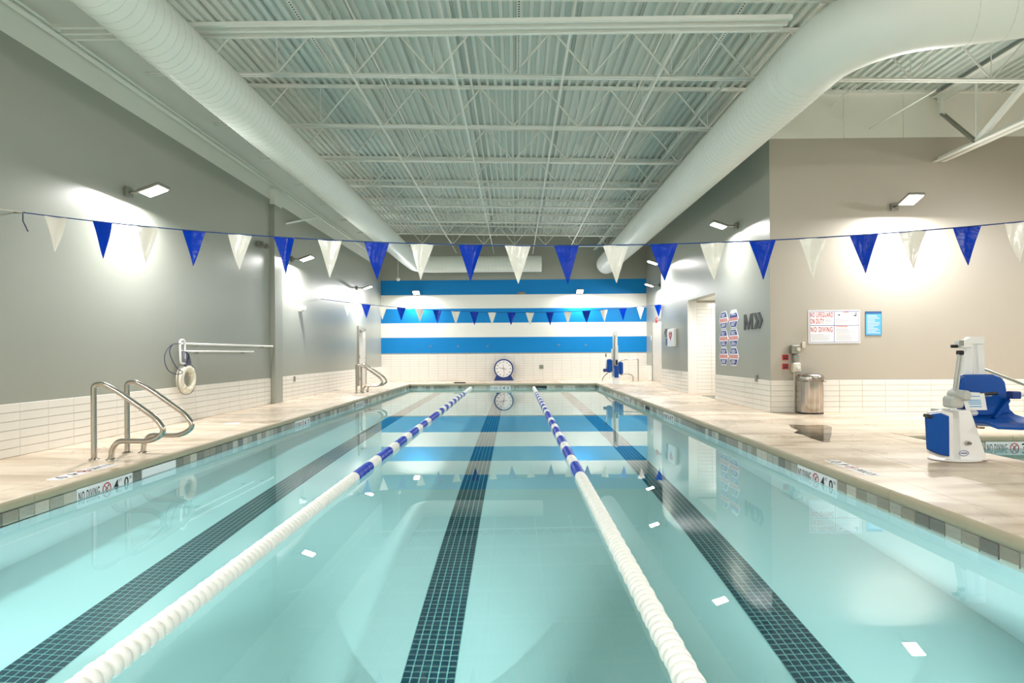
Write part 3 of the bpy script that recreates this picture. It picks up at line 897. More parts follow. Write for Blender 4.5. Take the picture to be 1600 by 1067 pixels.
q = onY(1396, 324, YF); lamp(q, -Y_, 'lamp on the facing wall above the notices', reach=0.5, power=1.15)
q = onY(652, 459, YB); lamp(q, -Y_, 'lamp over the left half of the striped wall', reach=0.3, power=0.6)
q = onY(905, 457, YB); lamp(q, -Y_, 'lamp over the right half of the striped wall', reach=0.3, power=0.6)
for xx in (-3.0, 1.5, 6.0): lamp((xx, YN, 4.0), Y_, 'lamp on the near wall behind the viewer, %s' % {-3.0: 'left of the pool axis', 1.5: 'by the pool axis', 6.0: 'toward the small pool'}[xx], power=1.2)
for yy in (1.0, 7.5): lamp((XE, yy, 4.0), -X_, 'lamp on the wall beyond the small pool, %s' % {1.0: 'near end', 7.5: 'far end'}[yy])

# emergency lamp, sounder, detector ...
q = onX(403, 382, XL)
t = thing('emergency_light', q, 'unlit grey twin spotlight on the left wall before the pilaster', 'emergency light')
MB().rbox(q + X_ * 0.05, (0.1, 0.22, 0.14), 0.02).build('housing', M['grey_box'], t)
for dy in (-0.12, 0.12):
    MB().lathe(q + Vector((0.14, dy, -0.02)), [(0.03, -0.06), (0.055, -0.02), (0.06, 0.05)], 14, R=Matrix.Rotation(PI / 2.6, 3, 'Y')).build('lamp_head', M['bronze'], t, smooth=True)
q = onX(468, 482, XL)
t = thing('wall_sounder', q, 'round white sounder on the left wall past the pilaster', 'sounder')
MB().lathe(q, [(0.08, 0), (0.08, 0.10), (0.06, 0.16), (0.0, 0.17)], 20, R=Matrix.Rotation(PI / 2, 3, 'Y')).build('body', M['lift_w'], t, smooth=True)
MB().rbox(q + X_ * 0.03, (0.06, 0.2, 0.16), 0.01).build('back_box', M['lift_w'], t)
q = onY(815, 458, YB)
t = thing('emergency_light', q, 'small unlit twin spotlight at the centre of the striped wall', 'emergency light')
MB().rbox(q - Y_ * 0.04, (0.26, 0.08, 0.1), 0.02).build('housing', M['grey_box'], t)
for dx in (-0.13, 0.13): MB().lathe(q + Vector((dx, -0.08, 0.0)), [(0.03, 0), (0.05, 0.08)], 12, R=Matrix.Rotation(PI / 2, 3, 'X')).build('lamp_head', M['bronze'], t)
q = onY(622, 436, 23.9)
t = thing('pendant_sensor', q, 'small round sensor hanging on a thin rod at the left end of the striped wall', 'sensor')
MB().lathe(q, [(0.02, 0.06), (0.07, 0.03), (0.08, -0.03), (0.04, -0.08)], 16).build('globe', M['lift_w'], t, smooth=True)
MB().tube([q + Z_ * 0.05, (q.x, q.y, roof(q.x))], 0.012, 6).build('rod', M['steel_white'], t)
q = onX(1027, 500, XR2)
MB().rbox(q - X_ * 0.03, (0.06, 0.16, 0.2), 0.015).build('fire_alarm', M['red'], label='red fire alarm strobe beside the far right door', category='fire alarm')
q = onX(1018, 528, XR2)
MB().rbox(q - X_ * 0.01, (0.02, 0.12, 0.2), 0.006).build('switch_plate', M['lift_w'], label='white switch plate next to the far right door', category='switch')
q = onY(846, 573, YB)
MB().rbox(q - Y_ * 0.02, (0.17, 0.04, 0.17), 0.01).rbox(q - Y_ * 0.045, (0.1, 0.02, 0.1), 0.01).build('outlet_box', M['grey_box'], label='small square grey outlet box on the white tile right of the pace clock', category='outlet')
for u in (673, 716, 762, 873, 915):
    q = onY(u, 541 if u < 800 else 539, YB - 0.01)
    MB().torus(q - Y_ * 0.03, 0.03, 0.009, 12, 6, (X_, Z_)).tube([q, q - Y_ * 0.03], 0.01, 6).build('wall_eye', M['grey_box'],
        label='small grey eye bolt in the lowest blue stripe, %s' % {673: 'the leftmost one', 716: 'second from the left', 762: 'above the pace clock', 873: 'second from the right', 915: 'nearest the far pool lift'}[u], category='eye bolt', group='eye bolts in the blue stripe')
for (q, n_, lab) in ((onX(459, 592, XL), X_, 'grey outlet cover on the left tile wainscot past the pilaster'), (onX(1183, 591, XR), -X_, 'grey outlet cover on the right wall tile below the dark letter'),):
    MB().rbox(q + n_ * 0.02, (0.03, 0.09, 0.14), 0.008).build('outlet_cover', M['grey_box'], label=lab, category='outlet')
q = onX(1065, 584, XR); MB().rbox(q - X_ * 0.015, (0.02, 0.08, 0.12), 0.006).build('outlet_cover', M['beige'], label='pale outlet cover at the tile edge under the defibrillator', category='outlet')

# ------------------------------------------------------------------ doors
def door(name, X, n, y0, y1, h, label, hinge_far=False):
    s = 1 if n.x > 0 else -1
    d = structure(MB().bb(X, X + s * 0.05, y0, y0 + 0.09, 0, h).bb(X, X + s * 0.05, y1 - 0.09, y1, 0, h).bb(X, X + s * 0.05, y0, y1, h, h + 0.09).build(name, M['frame']))
    d['label'] = label
    MB().bb(X, X + s * 0.03, y0 + 0.095, y1 - 0.095, 0.01, h - 0.005).build('door_leaf', M['door'], d)
    MB().rbox((X + s * 0.07, y0 + 0.35, h - 0.08), (0.09, 0.4, 0.08), 0.01).build('door_closer', M['grey_box'], d)
    MB().tube([(X + s * 0.03, y1 - 0.2, 1.0), (X + s * 0.09, y1 - 0.2, 1.0), (X + s * 0.09, y1 - 0.32, 1.0)], 0.012, 6).build('handle', M['ss'], d)
    for z in (0.25, 1.05, 1.85): MB().tube([(X + s * 0.055, y0 + 0.095, z - 0.06), (X + s * 0.055, y0 + 0.095, z + 0.06)], 0.012, 6).build('hinge', M['ss'], d)
    return d
door('door_1', XL, X_, 20.9, 22.0, 2.1, 'grey framed door in the left wall behind the far rails')
door('door_2', XR2, -X_, 21.0, 23.5, 2.4, 'pale double door in the far right recess')

# ------------------------------------------------------------------ signs
def letters_sheet(t, O, U, V, N, rows, m, e, hgt, jit=True):
    b = MB()
    for (x0, x1, y) in rows:
        b.prism([(x0, y), (x1, y), (x1, y + hgt), (x0, y + hgt)], O, U, V, N, 0.0008, e)
    return b.build('small_print', m, t)
A = onY(1263, 536.5, YF); B_ = onY(1343.5, 484.5, YF)
O = Vector((A.x, YF - 0.001, A.z)); W_, H_ = B_.x - A.x, B_.z - A.z
t = thing('notice_board', O, 'large white notice reading NO LIFEGUARD ON DUTY and NO DIVING in red', 'sign')
U, V, N = X_, Z_, -Y_
MB().prism([(0, 0), (W_, 0), (W_, H_), (0, H_)], O, U, V, N, 0.006).build('board', M['sign_w'], t)
e = 0.0065
def frame_rect(x0, x1, y0, y1, w_, m, name='border'):
    b = MB()
    for q in ((x0, x1, y0, y0 + w_), (x0, x1, y1 - w_, y1), (x0, x0 + w_, y0, y1), (x1 - w_, x1, y0, y1)):
        b.prism([(q[0], q[2]), (q[1], q[2]), (q[1], q[3]), (q[0], q[3])], O, U, V, N, 0.0008, e)
    return b.build(name, m, t)
frame_rect(0.02, W_ - 0.02, 0.02, H_ - 0.02, 0.008, M['print_b'])
b = MB()
for q in ((W_ * 0.495, W_ * 0.503, 0.02, H_ - 0.02), (0.02, W_ - 0.02, H_ * 0.535, H_ * 0.55)): b.prism([(q[0], q[2]), (q[1], q[2]), (q[1], q[3]), (q[0], q[3])], O, U, V, N, 0.0008, e)
b.build('divider', M['print_b'], t)
text_fit('NO LIFEGUARD', O, U, V, N, 0.035, W_ * 0.475, H_ * 0.79, H_ * 0.94, e + 0.001, 0.014).build('lettering', M['red'], t)
text_fit('ON DUTY', O, U, V, N, 0.035, W_ * 0.30, H_ * 0.59, H_ * 0.75, e + 0.001, 0.014).build('lettering', M['red'], t)
text_fit('NO DIVING', O, U, V, N, 0.045, W_ * 0.465, H_ * 0.34, H_ * 0.50, e + 0.001, 0.014).build('lettering', M['red'], t)
rows = [(0.04, W_ * (0.2 + 0.25 * random.random()), H_ * (0.09 + 0.035 * i)) for i in range(6)]
rows += [(W_ * 0.32, W_ * 0.46, H_ * (0.60 + 0.045 * i)) for i in range(4)]
rows += [(W_ * 0.53, W_ * (0.75 + 0.2 * random.random()), H_ * (0.09 + 0.036 * i)) for i in range(11)]
rows += [(W_ * 0.53, W_ * (0.75 + 0.2 * random.random()), H_ * (0.58 + 0.036 * i)) for i in range(6)]
letters_sheet(t, O, U, V, N, rows, M['print_g'], e, 0.007)
letters_sheet(t, O, U, V, N, [(W_ * 0.53, W_ * 0.76, H_ * 0.50), (W_ * 0.68, W_ * 0.78, H_ * 0.93)], M['print_r'], e, 0.012)
b = MB(); b.prism([(W_ * .57, H_ * .84), (W_ * .62, H_ * .84), (W_ * .60, H_ * .88), (W_ * .585, H_ * .88)], O, U, V, N, 0.0008, e)
b.prism([(W_ * .88, H_ * .82), (W_ * .93, H_ * .82), (W_ * .93, H_ * .93), (W_ * .915, H_ * .93), (W_ * .915, H_ * .85), (W_ * .88, H_ * .85)], O, U, V, N, 0.0008, e)
b.build('pictogram', M['ink'], t)
A = onY(1352, 524, YF); B_ = onY(1377, 486.5, YF)
O = Vector((A.x, YF - 0.001, A.z)); W_, H_ = B_.x - A.x, B_.z - A.z
t = thing('notice_sheet', O, 'small light blue notice sheet right of the large red lettered notice', 'sign')
MB().prism([(0, 0), (W_, 0), (W_, H_), (0, H_)], O, U, V, N, 0.006).build('board', M['sign_b'], t)
frame_rect(0.0, W_, 0.0, H_, 0.008, M['sign_bd'])
MB().prism([(0, H_ * .9), (W_, H_ * .9), (W_, H_), (0, H_)], O, U, V, N, 0.0008, e).build('heading_band', M['sign_bd'], t)
letters_sheet(t, O, U, V, N, [(W_ * .12, W_ * (0.5 + .4 * random.random()), H_ * (.1 + .06 * i)) for i in range(13)], M['sign_w'], e, 0.008)

# dark M and double chevron
P0 = onX(1163, 517, XR); P1 = onX(1191, 489, XR)
yl, yr = P0.y, P1.y; zl, zh = onX(1165, 515.5, XR).z, onX(1165, 491.5, XR).z
O = Vector((XR - 0.001, yl, zl)); U, V, N = -Y_, Z_, -X_
Wm = (yl - yr); Hm = zh - zl
def rel(pts, x0, sx): return [(x0 + x * sx, y * Hm) for x, y in pts]
Mp = [(0, 0), (.2, 0), (.2, .62), (.42, .0), (.58, .0), (.8, .62), (.8, 0), (1, 0), (1, 1), (.76, 1), (.5, .32), (.24, 1), (0, 1)]
y_m1 = onX(1176.5, 500, XR).y
t = thing('wall_letter', O, 'large dark letter M with a double chevron on the grey right wall', 'wall lettering')
MB().prism(rel(Mp, 0, yl - y_m1), O, U, V, N, 0.012).build('letter', M['darkgrey'], t)
cw = Wm - (yl - y_m1)
for k in range(2):
    x0 = (yl - y_m1) + 0.04 + k * cw * 0.42
    ch = [(0, 1), (.3, 1), (.62, .5), (.3, 0), (0, 0), (.32, .5)]
    MB().prism([(x0 + x * cw * 0.9, y * Hm) for x, y in ch], O, U, V, N, 0.012).build('chevron', M['darkgrey'], t)

# hexagon notices
gh = 'hexagonal pool rule notices'
yc = [onX(1131, 500, XR).y, onX(1146.5, 500, XR).y]
zz = [onX(1146.5, v, XR).z for v in (498, 528, 557)]
hw = [0.31, 0.31]; hh = (zz[0] - zz[2]) / 4 * 0.96
rn = ['top', 'middle', 'bottom']
for c in range(2):
    for r_ in range(3):
        O = Vector((XR - 0.001, yc[c], zz[r_])); w2 = abs(yc[0] - yc[1]) / 2 * 0.97
        t = thing('hexagon_sign', O, '%s hexagonal white and blue notice, coral band, in the column %s' % (rn[r_], 'farther from the M' if c == 0 else 'next to the M'), 'sign', gh)
        hexp = lambda k: [(-w2 * k, 0), (-w2 * .5 * k, -hh * k), (w2 * .5 * k, -hh * k), (w2 * k, 0), (w2 * .5 * k, hh * k), (-w2 * .5 * k, hh * k)]
        MB().prism(hexp(1), O, U, V, N, 0.006).build('board', M['sign_w'], t)
        b = MB(); k = 0.9
        def sx(y): return w2 * k * (1 - .5 * abs(y))
        for (ya, yb_) in ((.32, .9), (-.9, -.32)):
            if r_ == 0 and ya > 0 and c == 1:
                ya, yb_ = .15, .62
            b.prism([(-sx(ya), ya * hh), (sx(ya), ya * hh), (sx(yb_), yb_ * hh), (-sx(yb_), yb_ * hh)], O, U, V, N, 0.0008, 0.0062)
        b.build('blue_panel', M['print_b'], t)
        b = MB()
        nb = 7
        for i in range(nb):
            xa = -w2 * .86 + i * (w2 * 1.72 / nb)
            b.prism([(xa, -hh * .2), (xa + w2 * .17, -hh * .2), (xa + w2 * .17, hh * .2), (xa, hh * .2)], O, U, V, N, 0.0008, 0.0062)
        b.build('coral_band', M['print_r'], t)
        letters_sheet(t, O, U, V, N, [(-w2 * .45, w2 * (.1 + .35 * random.random()), hh * (.42 + .13 * i)) for i in range(3)] + [(-w2 * .45, w2 * (.1 + .35 * random.random()), hh * (-.75 + .13 * i)) for i in range(3)], M['sign_w'], 0.0072, 0.012)

# defibrillator cabinet and small chevron sign
a = onX(1047, 541.5, XR); b_ = onX(1057.5, 513, XR)
t = thing('defibrillator_cabinet', (XR, a.y, a.z), 'white wall cabinet with a red heart beside the tiled passage', 'cabinet')
MB().rbox((XR - 0.045, (a.y + b_.y) / 2, (a.z + b_.z) / 2), (0.09, a.y - b_.y, b_.z - a.z), 0.02).build('cabinet', M['lift_w'], t)
O = Vector((XR - 0.091, (a.y + b_.y) / 2, a.z + (b_.z - a.z) * .62))
hp = []
for i in range(28):
    q = 2 * PI * i / 28; hp.append((0.011 * 16 * math.sin(q) ** 3, 0.010 * (13 * math.cos(q) - 5 * math.cos(2 * q) - 2 * math.cos(3 * q) - math.cos(4 * q))))
MB().prism(hp, O, U, V, N, 0.002).build('heart_emblem', M['red'], t)
MB().prism([(-.02, .05), (.02, .05), (.03, 0), (0, -.05), (-.03, 0)], O, U, V, N, 0.0025).build('flash', M['sign_w'], t)
# face of the cabinet that looks down the hall
O2 = Vector(((XR - 0.09), b_.y - 0.0005, a.z + (b_.z - a.z) * .65))
a = onX(1038, 527, XR); b_ = onX(1046, 513, XR)
O = Vector((XR - 0.001, a.y, a.z)); Wm = a.y - b_.y; Hm2 = b_.z - a.z
t = thing('wall_letter', O, 'small dark double chevron with letter on the right wall left of the white cabinet', 'wall lettering')
for k in range(2):
    x0 = k * Wm * .25
    MB().prism([(x0 + (.3 - x) * Wm * .7 + 0.1, y * Hm2) for x, y in [(0, 1), (.14, 1), (.44, .5), (.14, 0), (0, 0), (.30, .5)]], O, U, V, N, 0.01).build('chevron', M['darkgrey'], t)
text_fit('W', O, U, V, N, Wm * .6, Wm * 1.0, 0, Hm2, 0.004, 0.03).build('letter', M['darkgrey'], t)
q = onX(1044, 534, XR)
MB().rbox(q - X_ * 0.03, (0.05, 0.16, 0.22), 0.01).build('handset', M['navy'], label='small dark blue handset on the wall under the double chevron', category='handset')

# electrical boxes, conduit and red tags on the facing wall
q = onY(1242, 549, YF)
t = thing('switch_boxes', Vector((q.x, YF, 0)), 'grey and white switch boxes with conduit on the facing wall above the trash can', 'switch box')
MB().rbox(onY(1239, 546, YF) - Y_ * 0.06, (0.15, 0.12, 0.16), 0.012).build('upper_box', M['grey_box'], t)
MB().lathe(onY(1242, 546, YF) - Y_ * 0.12, [(0.035, 0), (0.03, 0.04)], 14, R=Matrix.Rotation(PI / 2, 3, 'X')).build('dial', M['beige'], t)
MB().rbox(onY(1241, 559, YF) - Y_ * 0.05, (0.11, 0.10, 0.13), 0.012).build('middle_box', M['grey_box'], t)
MB().rbox(onY(1241, 574, YF) - Y_ * 0.06, (0.15, 0.12, 0.18), 0.02).build('white_box', M['beige'], t)
MB().lathe(onY(1242.5, 574, YF) - Y_ * 0.12, [(0.035, 0), (0.03, 0.02)], 14, R=Matrix.Rotation(PI / 2, 3, 'X')).build('button', M['lift_w'], t)
a = onY(1240, 581, YF)
MB().tube([(a.x, YF - 0.03, a.z), (a.x, YF - 0.03, 0.0)], 0.014, 8).build('conduit', M['beige'], t)
for v, lab in ((558.5, 'upper'), (572.5, 'lower')):
    q = onY(1227, v, YF)
    t = thing('warning_tag', q, '%s of the two small red square tags beside the switch boxes' % lab, 'sign', 'red warning tags')
    MB().rbox(q - Y_ * 0.006, (0.115, 0.01, 0.105), 0.002).build('plate', M['red'], t)
    MB().box(q - Y_ * 0.0115 + Z_ * 0.02, (0.085, 0.001, 0.02)).box(q - Y_ * 0.0115 - Z_ * 0.02, (0.08, 0.001, 0.03)).build('print', M['ink'], t)
q = onY(1255, 539, YF)
MB().rbox(q - Y_ * 0.01, (0.06, 0.02, 0.11), 0.005).build('switch_plate', M['beige'], label='small beige switch plate just below left of the large notice', category='switch')

# ------------------------------------------------------------------ trash can
q = onZ(1274, 647.5)
cx_, cyy = q.x, min(q.y + 0.17, YF - 0.2)
t = thing('trash_can', (cx_, cyy, 0), 'brushed stainless steel trash can against the facing wall', 'trash can')
Rz = Matrix.Rotation(0.0, 3, 'Z')
def dshape(sc, n=36):
    pts = []
    for i in range(n):
        a_ = 2 * PI * i / n
        c_, s_ = math.cos(a_), math.sin(a_)
        pts.append((0.215 * sc * math.copysign(abs(c_) ** 0.75, c_), 0.17 * sc * math.copysign(abs(s_) ** (0.9 if s_ < 0 else 0.5), s_)))
    return pts
def dloft(levels):
    m = MB(); n = 36; vs = []; fs = []
    for sc, z, dz in levels:
        for x, y in dshape(sc): vs.append((cx_ + x, cyy + y, z + dz * (0.17 - y)))
    for i in range(len(levels) - 1):
        for k in range(n): fs.append((i * n + k, i * n + (k + 1) % n, (i + 1) * n + (k + 1) % n, (i + 1) * n + k))
    fs.append(list(range(n))[::-1]); fs.append([(len(levels) - 1) * n + k for k in range(n)])
    return m.add(vs, fs)
dloft([(0.98, 0.025, 0), (1.0, 0.03, 0), (1.0, 0.61, 0)]).build('body', M['brushed'], t, smooth=True)
dloft([(1.0, 0.0, 0), (1.01, 0.002, 0), (1.01, 0.026, 0)]).build('base_ring', M['black'], t, smooth=True)
dloft([(1.0, 0.605, 0), (1.07, 0.615, 0), (1.07, 0.675, 0), (1.04, 0.70, 0.0), (0.9, 0.725, 0.0), (0.6, 0.742, 0.0), (0.3, 0.75, 0)]).build('lid', M['brushed'], t, smooth=True)
MB().torus((cx_ + 0.20, cyy - 0.12, 0.625), 0.03, 0.008, 14, 6, (X_, Z_)).build('lid_hinge', M['ss'], t)
MB().box((cx_, cyy - 0.0, 0.603), (0.36, 0.30, 0.006)).build('lid_gap', M['black'], t)

# puddle
pts = [(1233, 663), (1262, 664), (1290, 663.5), (1300, 667), (1299, 680), (1296, 691), (1285, 690), (1268, 685), (1254, 679), (1240, 676), (1247, 672), (1236, 668)]
w3 = [onZ(u, v, 0.0015) for u, v in pts]
m = MB(); m.add(w3, [list(range(len(w3)))])
m.build('puddle', M['puddle'], label='shallow puddle on the deck in front of the trash can', category='puddle')
pts = [(1300, 667), (1370, 664), (1440, 672), (1500, 690), (1560, 730), (1560, 760), (1470, 745), (1380, 712), (1299, 690)]
# drain cover
q = onZ(372, 662)
t = thing('skimmer_cover', (-4.75, q.y, 0), 'round white skimmer lid set in the left deck beyond the near rails', 'lid')
MB().lathe((-4.75, q.y, 0), [(0.13, 0), (0.13, 0.006), (0.12, 0.009), (0.0, 0.009)], 28).build('cover', M['lift_w'], t, smooth=True)
q = onZ(725, 595); MB().rbox((q.x, PY1 + 0.35, 0.02), (0.45, 0.16, 0.04), 0.015).build('deck_anchor', M['black'], label='low black anchor block on the far deck left of the pace clock', category='anchor')

# ------------------------------------------------------------------ stainless rails
def smooth_path(pts, r=0.1, n=6):
    out = [Vector(pts[0])]
    for i in range(1, len(pts) - 1):
        p, a, b = Vector(pts[i]), Vector(pts[i - 1]), Vector(pts[i + 1])
        da, db = (a - p), (b - p); rr = min(r, da.length * .48, db.length * .48)
        A_, B__ = p + da.normalized() * rr, p + db.normalized() * rr
        for k in range(n + 1):
            q = k / n; out.append(A_ * (1 - q) ** 2 + p * 2 * q * (1 - q) + B__ * q * q)
    out.append(Vector(pts[-1])); return out
def grab_rail(x0, y, sgn, label, group):
    """x0: x of the high post; the rail reaches over the water in direction sgn"""
    t = thing('grab_rail', (x0, y, 0), label, 'grab rail', group)
    P = [(0, 0), (0, .83), (0.10, .84), (0.26, .76), (.70, .45), (.80, .30), (.64, .20), (.27, .205), (.20, .12), (.19, 0)]
    path = [(x0 + sgn * a, y, z) for a, z in P]
    MB().tube(smooth_path(path, 0.12, 7), 0.029, 16).build('tube', M['ss'], t, smooth=True)
    for a in (0, .19):
        MB().lathe((x0 + sgn * a, y, 0), [(0.055, 0), (0.052, 0.008), (0.03, 0.018)], 20).build('escutcheon', M['ss'], t, smooth=True)
    return t
gr = 'stainless pool rails'
q1 = onZ(147, 718); q2 = onZ(199, 707)
grab_rail(q1.x, q1.y, 1, 'bent stainless pool rail, the nearest one on the left deck', gr)
grab_rail(q2.x, q2.y, 1, 'bent stainless pool rail just behind the nearest one on the left deck', gr)
q1 = onZ(556, 613); q2 = onZ(564, 611)
grab_rail(-4.73, q1.y - 0.3, 1, 'far left pool rail, the front one of the small pair', gr)
grab_rail(-4.73, q1.y + 0.25, 1, 'far left pool rail, the rear one of the small pair', gr)
# rails behind the far lift
Yr = 23.3
def pr_(u, v, Y=Yr): return onY(u, v, Y)
t = thing('handrail', (pr_(997, 593).x, Yr, 0), 'tall arched steel handrail right of the far pool lift', 'handrail', 'steel handrails by the far lift')
path = [pr_(997, 560), pr_(990, 561), pr_(973, 562), pr_(964, 568), pr_(948, 584), pr_(942, 590)]
path = [Vector((path[0].x, Yr, 0))] + path + [Vector((pr_(941, 590).x, Yr, 0))]
MB().tube(smooth_path(path, 0.15, 6), 0.022, 10).build('tube', M['ss'], t, smooth=True)
t = thing('handrail', (pr_(989, 595).x, 22.9, 0), 'low arched steel rail right of the far pool lift', 'handrail', 'steel handrails by the far lift')
a = onY(989, 586, 22.9); b_ = onY(966, 588, 22.9)
path = [(a.x, 22.9, 0), (a.x, 22.9, a.z), ((a.x + b_.x) / 2, 22.9, a.z + 0.06), (b_.x, 22.9, b_.z), (b_.x - 0.15, 22.9, 0)]
MB().tube(smooth_path(path, 0.2, 6), 0.022, 10).build('tube', M['ss'], t, smooth=True)
# rail of the small pool behind the lift
Yq = LY1 + 0.1
a = onY(1535, 578, Yq); b_ = onY(1600, 601, Yq)
t = thing('handrail', (a.x, Yq, 0), 'steel handrail of the small pool rising behind the blue lift seat', 'handrail')
path = [(a.x - 0.12, Yq, 0), (a.x - 0.12, Yq, a.z), (a.x, Yq, a.z + 0.02), (b_.x, Yq, b_.z), (b_.x + 0.9, Yq - 0.3, b_.z - 0.32), (b_.x + 0.9, Yq - 0.3, -0.5)]
MB().tube(smooth_path(path, 0.12, 6), 0.022, 12).build('tube', M['ss'], t, smooth=True)

# ------------------------------------------------------------------ pool lifts
def near_lift():
    base_p = onZ(1490, 718); Yl = base_p.y
    t = thing('pool_lift', base_p, 'white pool lift with a blue seat, the large one by the small pool', 'pool lift', 'pool lifts')
    def q(u, v, dy=0.0): return onY(u, v, Yl + dy)
    MB().lathe(q(1492, 717) * 1.0 - Z_ * 0.0, [(0.26, 0.0), (0.26, 0.012), (0.2, 0.02)], 28, sy=0.7).build('base_plate', M['lift_w'], t, smooth=True)
    # pedestal, tapered upward
    def taper(u0a, u1a, va, u0b, u1b, vb, ya, yb_, dy=0.0):
        p = [q(u0a, va, dy), q(u1a, va, dy), q(u1b, vb, dy), q(u0b, vb, dy)]
        vs = [Vector((k.x, Yl + dy - (ya if i < 2 else yb_), k.z)) for i, k in enumerate(p)] + [Vector((k.x, Yl + dy + (ya if i < 2 else yb_), k.z)) for i, k in enumerate(p)]
        return MB().add(vs, [(0, 1, 2, 3), (7, 6, 5, 4), (0, 4, 5, 1), (1, 5, 6, 2), (2, 6, 7, 3), (3, 7, 4, 0)])
    ped = taper(1487, 1528, 716, 1489, 1508, 640, 0.13, 0.08).build('pedestal', M['lift_w'], t)
    bv = ped.modifiers.new('bevel', 'BEVEL'); bv.width = 0.012; bv.segments = 3
    MB().lathe(q(1532, 716, -.02) - Z_ * 0.0, [(0.06, -0.01), (0.06, 0.01)], 14).build('anchor_foot', M['lift_w'], t)
    # emblem: blue oval ring on the pedestal front
    e0 = q(1506, 708, -0.136)
    n = 28
    m = MB(); A_ = [(0.052 * math.cos(2 * PI * i / n), 0.030 * math.sin(2 * PI * i / n)) for i in range(n)]; B2 = [(x * .88, y * .84) for x, y in A_]
    m.add([e0 + X_ * x + Z_ * y for x, y in A_ + B2], [(i, (i + 1) % n, (i + 1) % n + n, i + n) for i in range(n)])
    m.build('emblem_ring', M['print_b'], t)
    MB().box(e0, (0.07, 0.001, 0.008)).build('emblem_bar', M['print_b'], t)
    MB().lathe(q(1511, 692, -0.12), [(0.022, 0), (0.022, 0.03), (0.012, 0.05)], 14, R=Matrix.Rotation(PI / 2, 3, 'X')).build('bolt', M['ss'], t)
    # battery cover pad (blue) and white frame behind
    pad = [(1449, 648), (1470, 645), (1484, 650), (1484.5, 714), (1468, 710), (1452, 703)]
    w3_ = [q(u, v, -0.17) for u, v in pad]
    vs = w3_ + [k + Y_ * 0.05 for k in w3_]; n = len(pad)
    pd = MB().add(vs, [list(range(n))[::-1], [i + n for i in range(n)]] + [(i, (i + 1) % n, (i + 1) % n + n, i + n) for i in range(n)]).build('blue_cover', M['lift_b'], t)
    bv = pd.modifiers.new('bevel', 'BEVEL'); bv.width = 0.012; bv.segments = 3
    pad2 = [(1451, 644), (1472, 641), (1489, 646), (1490, 718), (1470, 715), (1452, 708)]
    w3_ = [q(u, v, -0.118) for u, v in pad2]; vs = w3_ + [k + Y_ * 0.03 for k in w3_]
    MB().add(vs, [list(range(n))[::-1], [i + n for i in range(n)]] + [(i, (i + 1) % n, (i + 1) % n + n, i + n) for i in range(n)]).build('cover_frame', M['lift_w'], t)
    MB().rbox(q(1450, 650, -0.17), (0.06, 0.07, 0.035), 0.006, Matrix.Rotation(0.3, 3, 'Y')).build('strap_tab', M['black'], t)
    # gearbox and joints
    MB().rbox(q(1489, 628), (0.13, 0.16, 0.12), 0.02).build('gearbox', M['lift_g'], t)
    MB().rbox(q(1470, 642), (0.13, 0.14, 0.05), 0.01).build('side_cover', M['lift_g'], t)
    MB().lathe(q(1487, 616, 0.10), [(0.04, -0.02), (0.055, 0.0), (0.055, 0.20), (0.04, 0.22)], 18, R=Matrix.Rotation(PI / 2, 3, 'X')).build('pivot', M['lift_g'], t, smooth=True)
    # actuator: two thin rods
    for du in (0, 5): MB().tube([q(1490 + du, 612, 0.05), q(1498 + du, 553, 0.30)], 0.013, 10).build('actuator_rod', M['lift_g'], t, smooth=True)
    MB().rbox(q(1500, 551, 0.30), (0.06, 0.06, 0.05), 0.01).build('clevis', M['black'], t)
    # mast and upper arm
    ma = taper(1499, 1515, 625, 1507, 1519, 534, 0.04, 0.035, 0.42).build('mast', M['lift_w'], t)
    mb_ = taper(1526, 1536, 625, 1523, 1534, 527, 0.04, 0.035, 0.42).build('mast', M['lift_w'], t)
    for o in (ma, mb_):
        bv = o.modifiers.new('bevel', 'BEVEL'); bv.width = 0.008; bv.segments = 2
    ta = taper(1497, 1534, 537, 1513, 1534, 526, 0.035, 0.035, 0.38).build('top_arm', M['lift_w'], t)
    MB().rbox(q(1503, 643, 0.27), (0.10, 0.36, 0.06), 0.02).build('mast_foot', M['lift_w'], t)
    MB().rbox(q(1505, 538, 0.33), (0.12, 0.12, 0.085), 0.012).build('arm_head', M['lift_w'], t)
    MB().box(q(1502.5, 536, 0.268), (0.05, 0.002, 0.06)).build('rating_plate', M['grey_box'], t)
    MB().lathe(q(1491, 541, 0.33), [(0.018, -0.03), (0.018, 0.03)], 10, R=Matrix.Rotation(PI / 2, 3, 'Y')).build('stop_knob', M['black'], t)
    # seat: shell of backrest and pan in blue
    Ys = 0.20
    def plate(pts, dy, th, name, m, bev=0.015, lean=0.0):
        w_ = [q(u, v, dy) for u, v in pts]; z0 = min(k.z for k in w_)
        w_ = [Vector((k.x, k.y + (k.z - z0) * lean, k.z)) for k in w_]; n = len(w_)
        o = MB().add(w_ + [k + Y_ * th for k in w_], [list(range(n))[::-1], [i + n for i in range(n)]] + [(i, (i + 1) % n, (i + 1) % n + n, i + n) for i in range(n)]).build(name, m, t)
        b = o.modifiers.new('bevel', 'BEVEL'); b.width = bev; b.segments = 3
        return o
    plate([(1500, 648), (1499, 600), (1503, 591), (1511, 585.5), (1560, 585), (1571, 589), (1577, 597), (1581, 646), (1540, 650)], Ys, 0.05, 'backrest', M['lift_b'], 0.02, 0.12)
    plate([(1500, 636), (1499, 602), (1503, 593), (1510, 587), (1513, 640)], Ys - 0.06, 0.08, 'side_wing', M['lift_b'], 0.02)
    a_ = q(1500, 652, Ys); b2 = q(1612, 660, Ys)
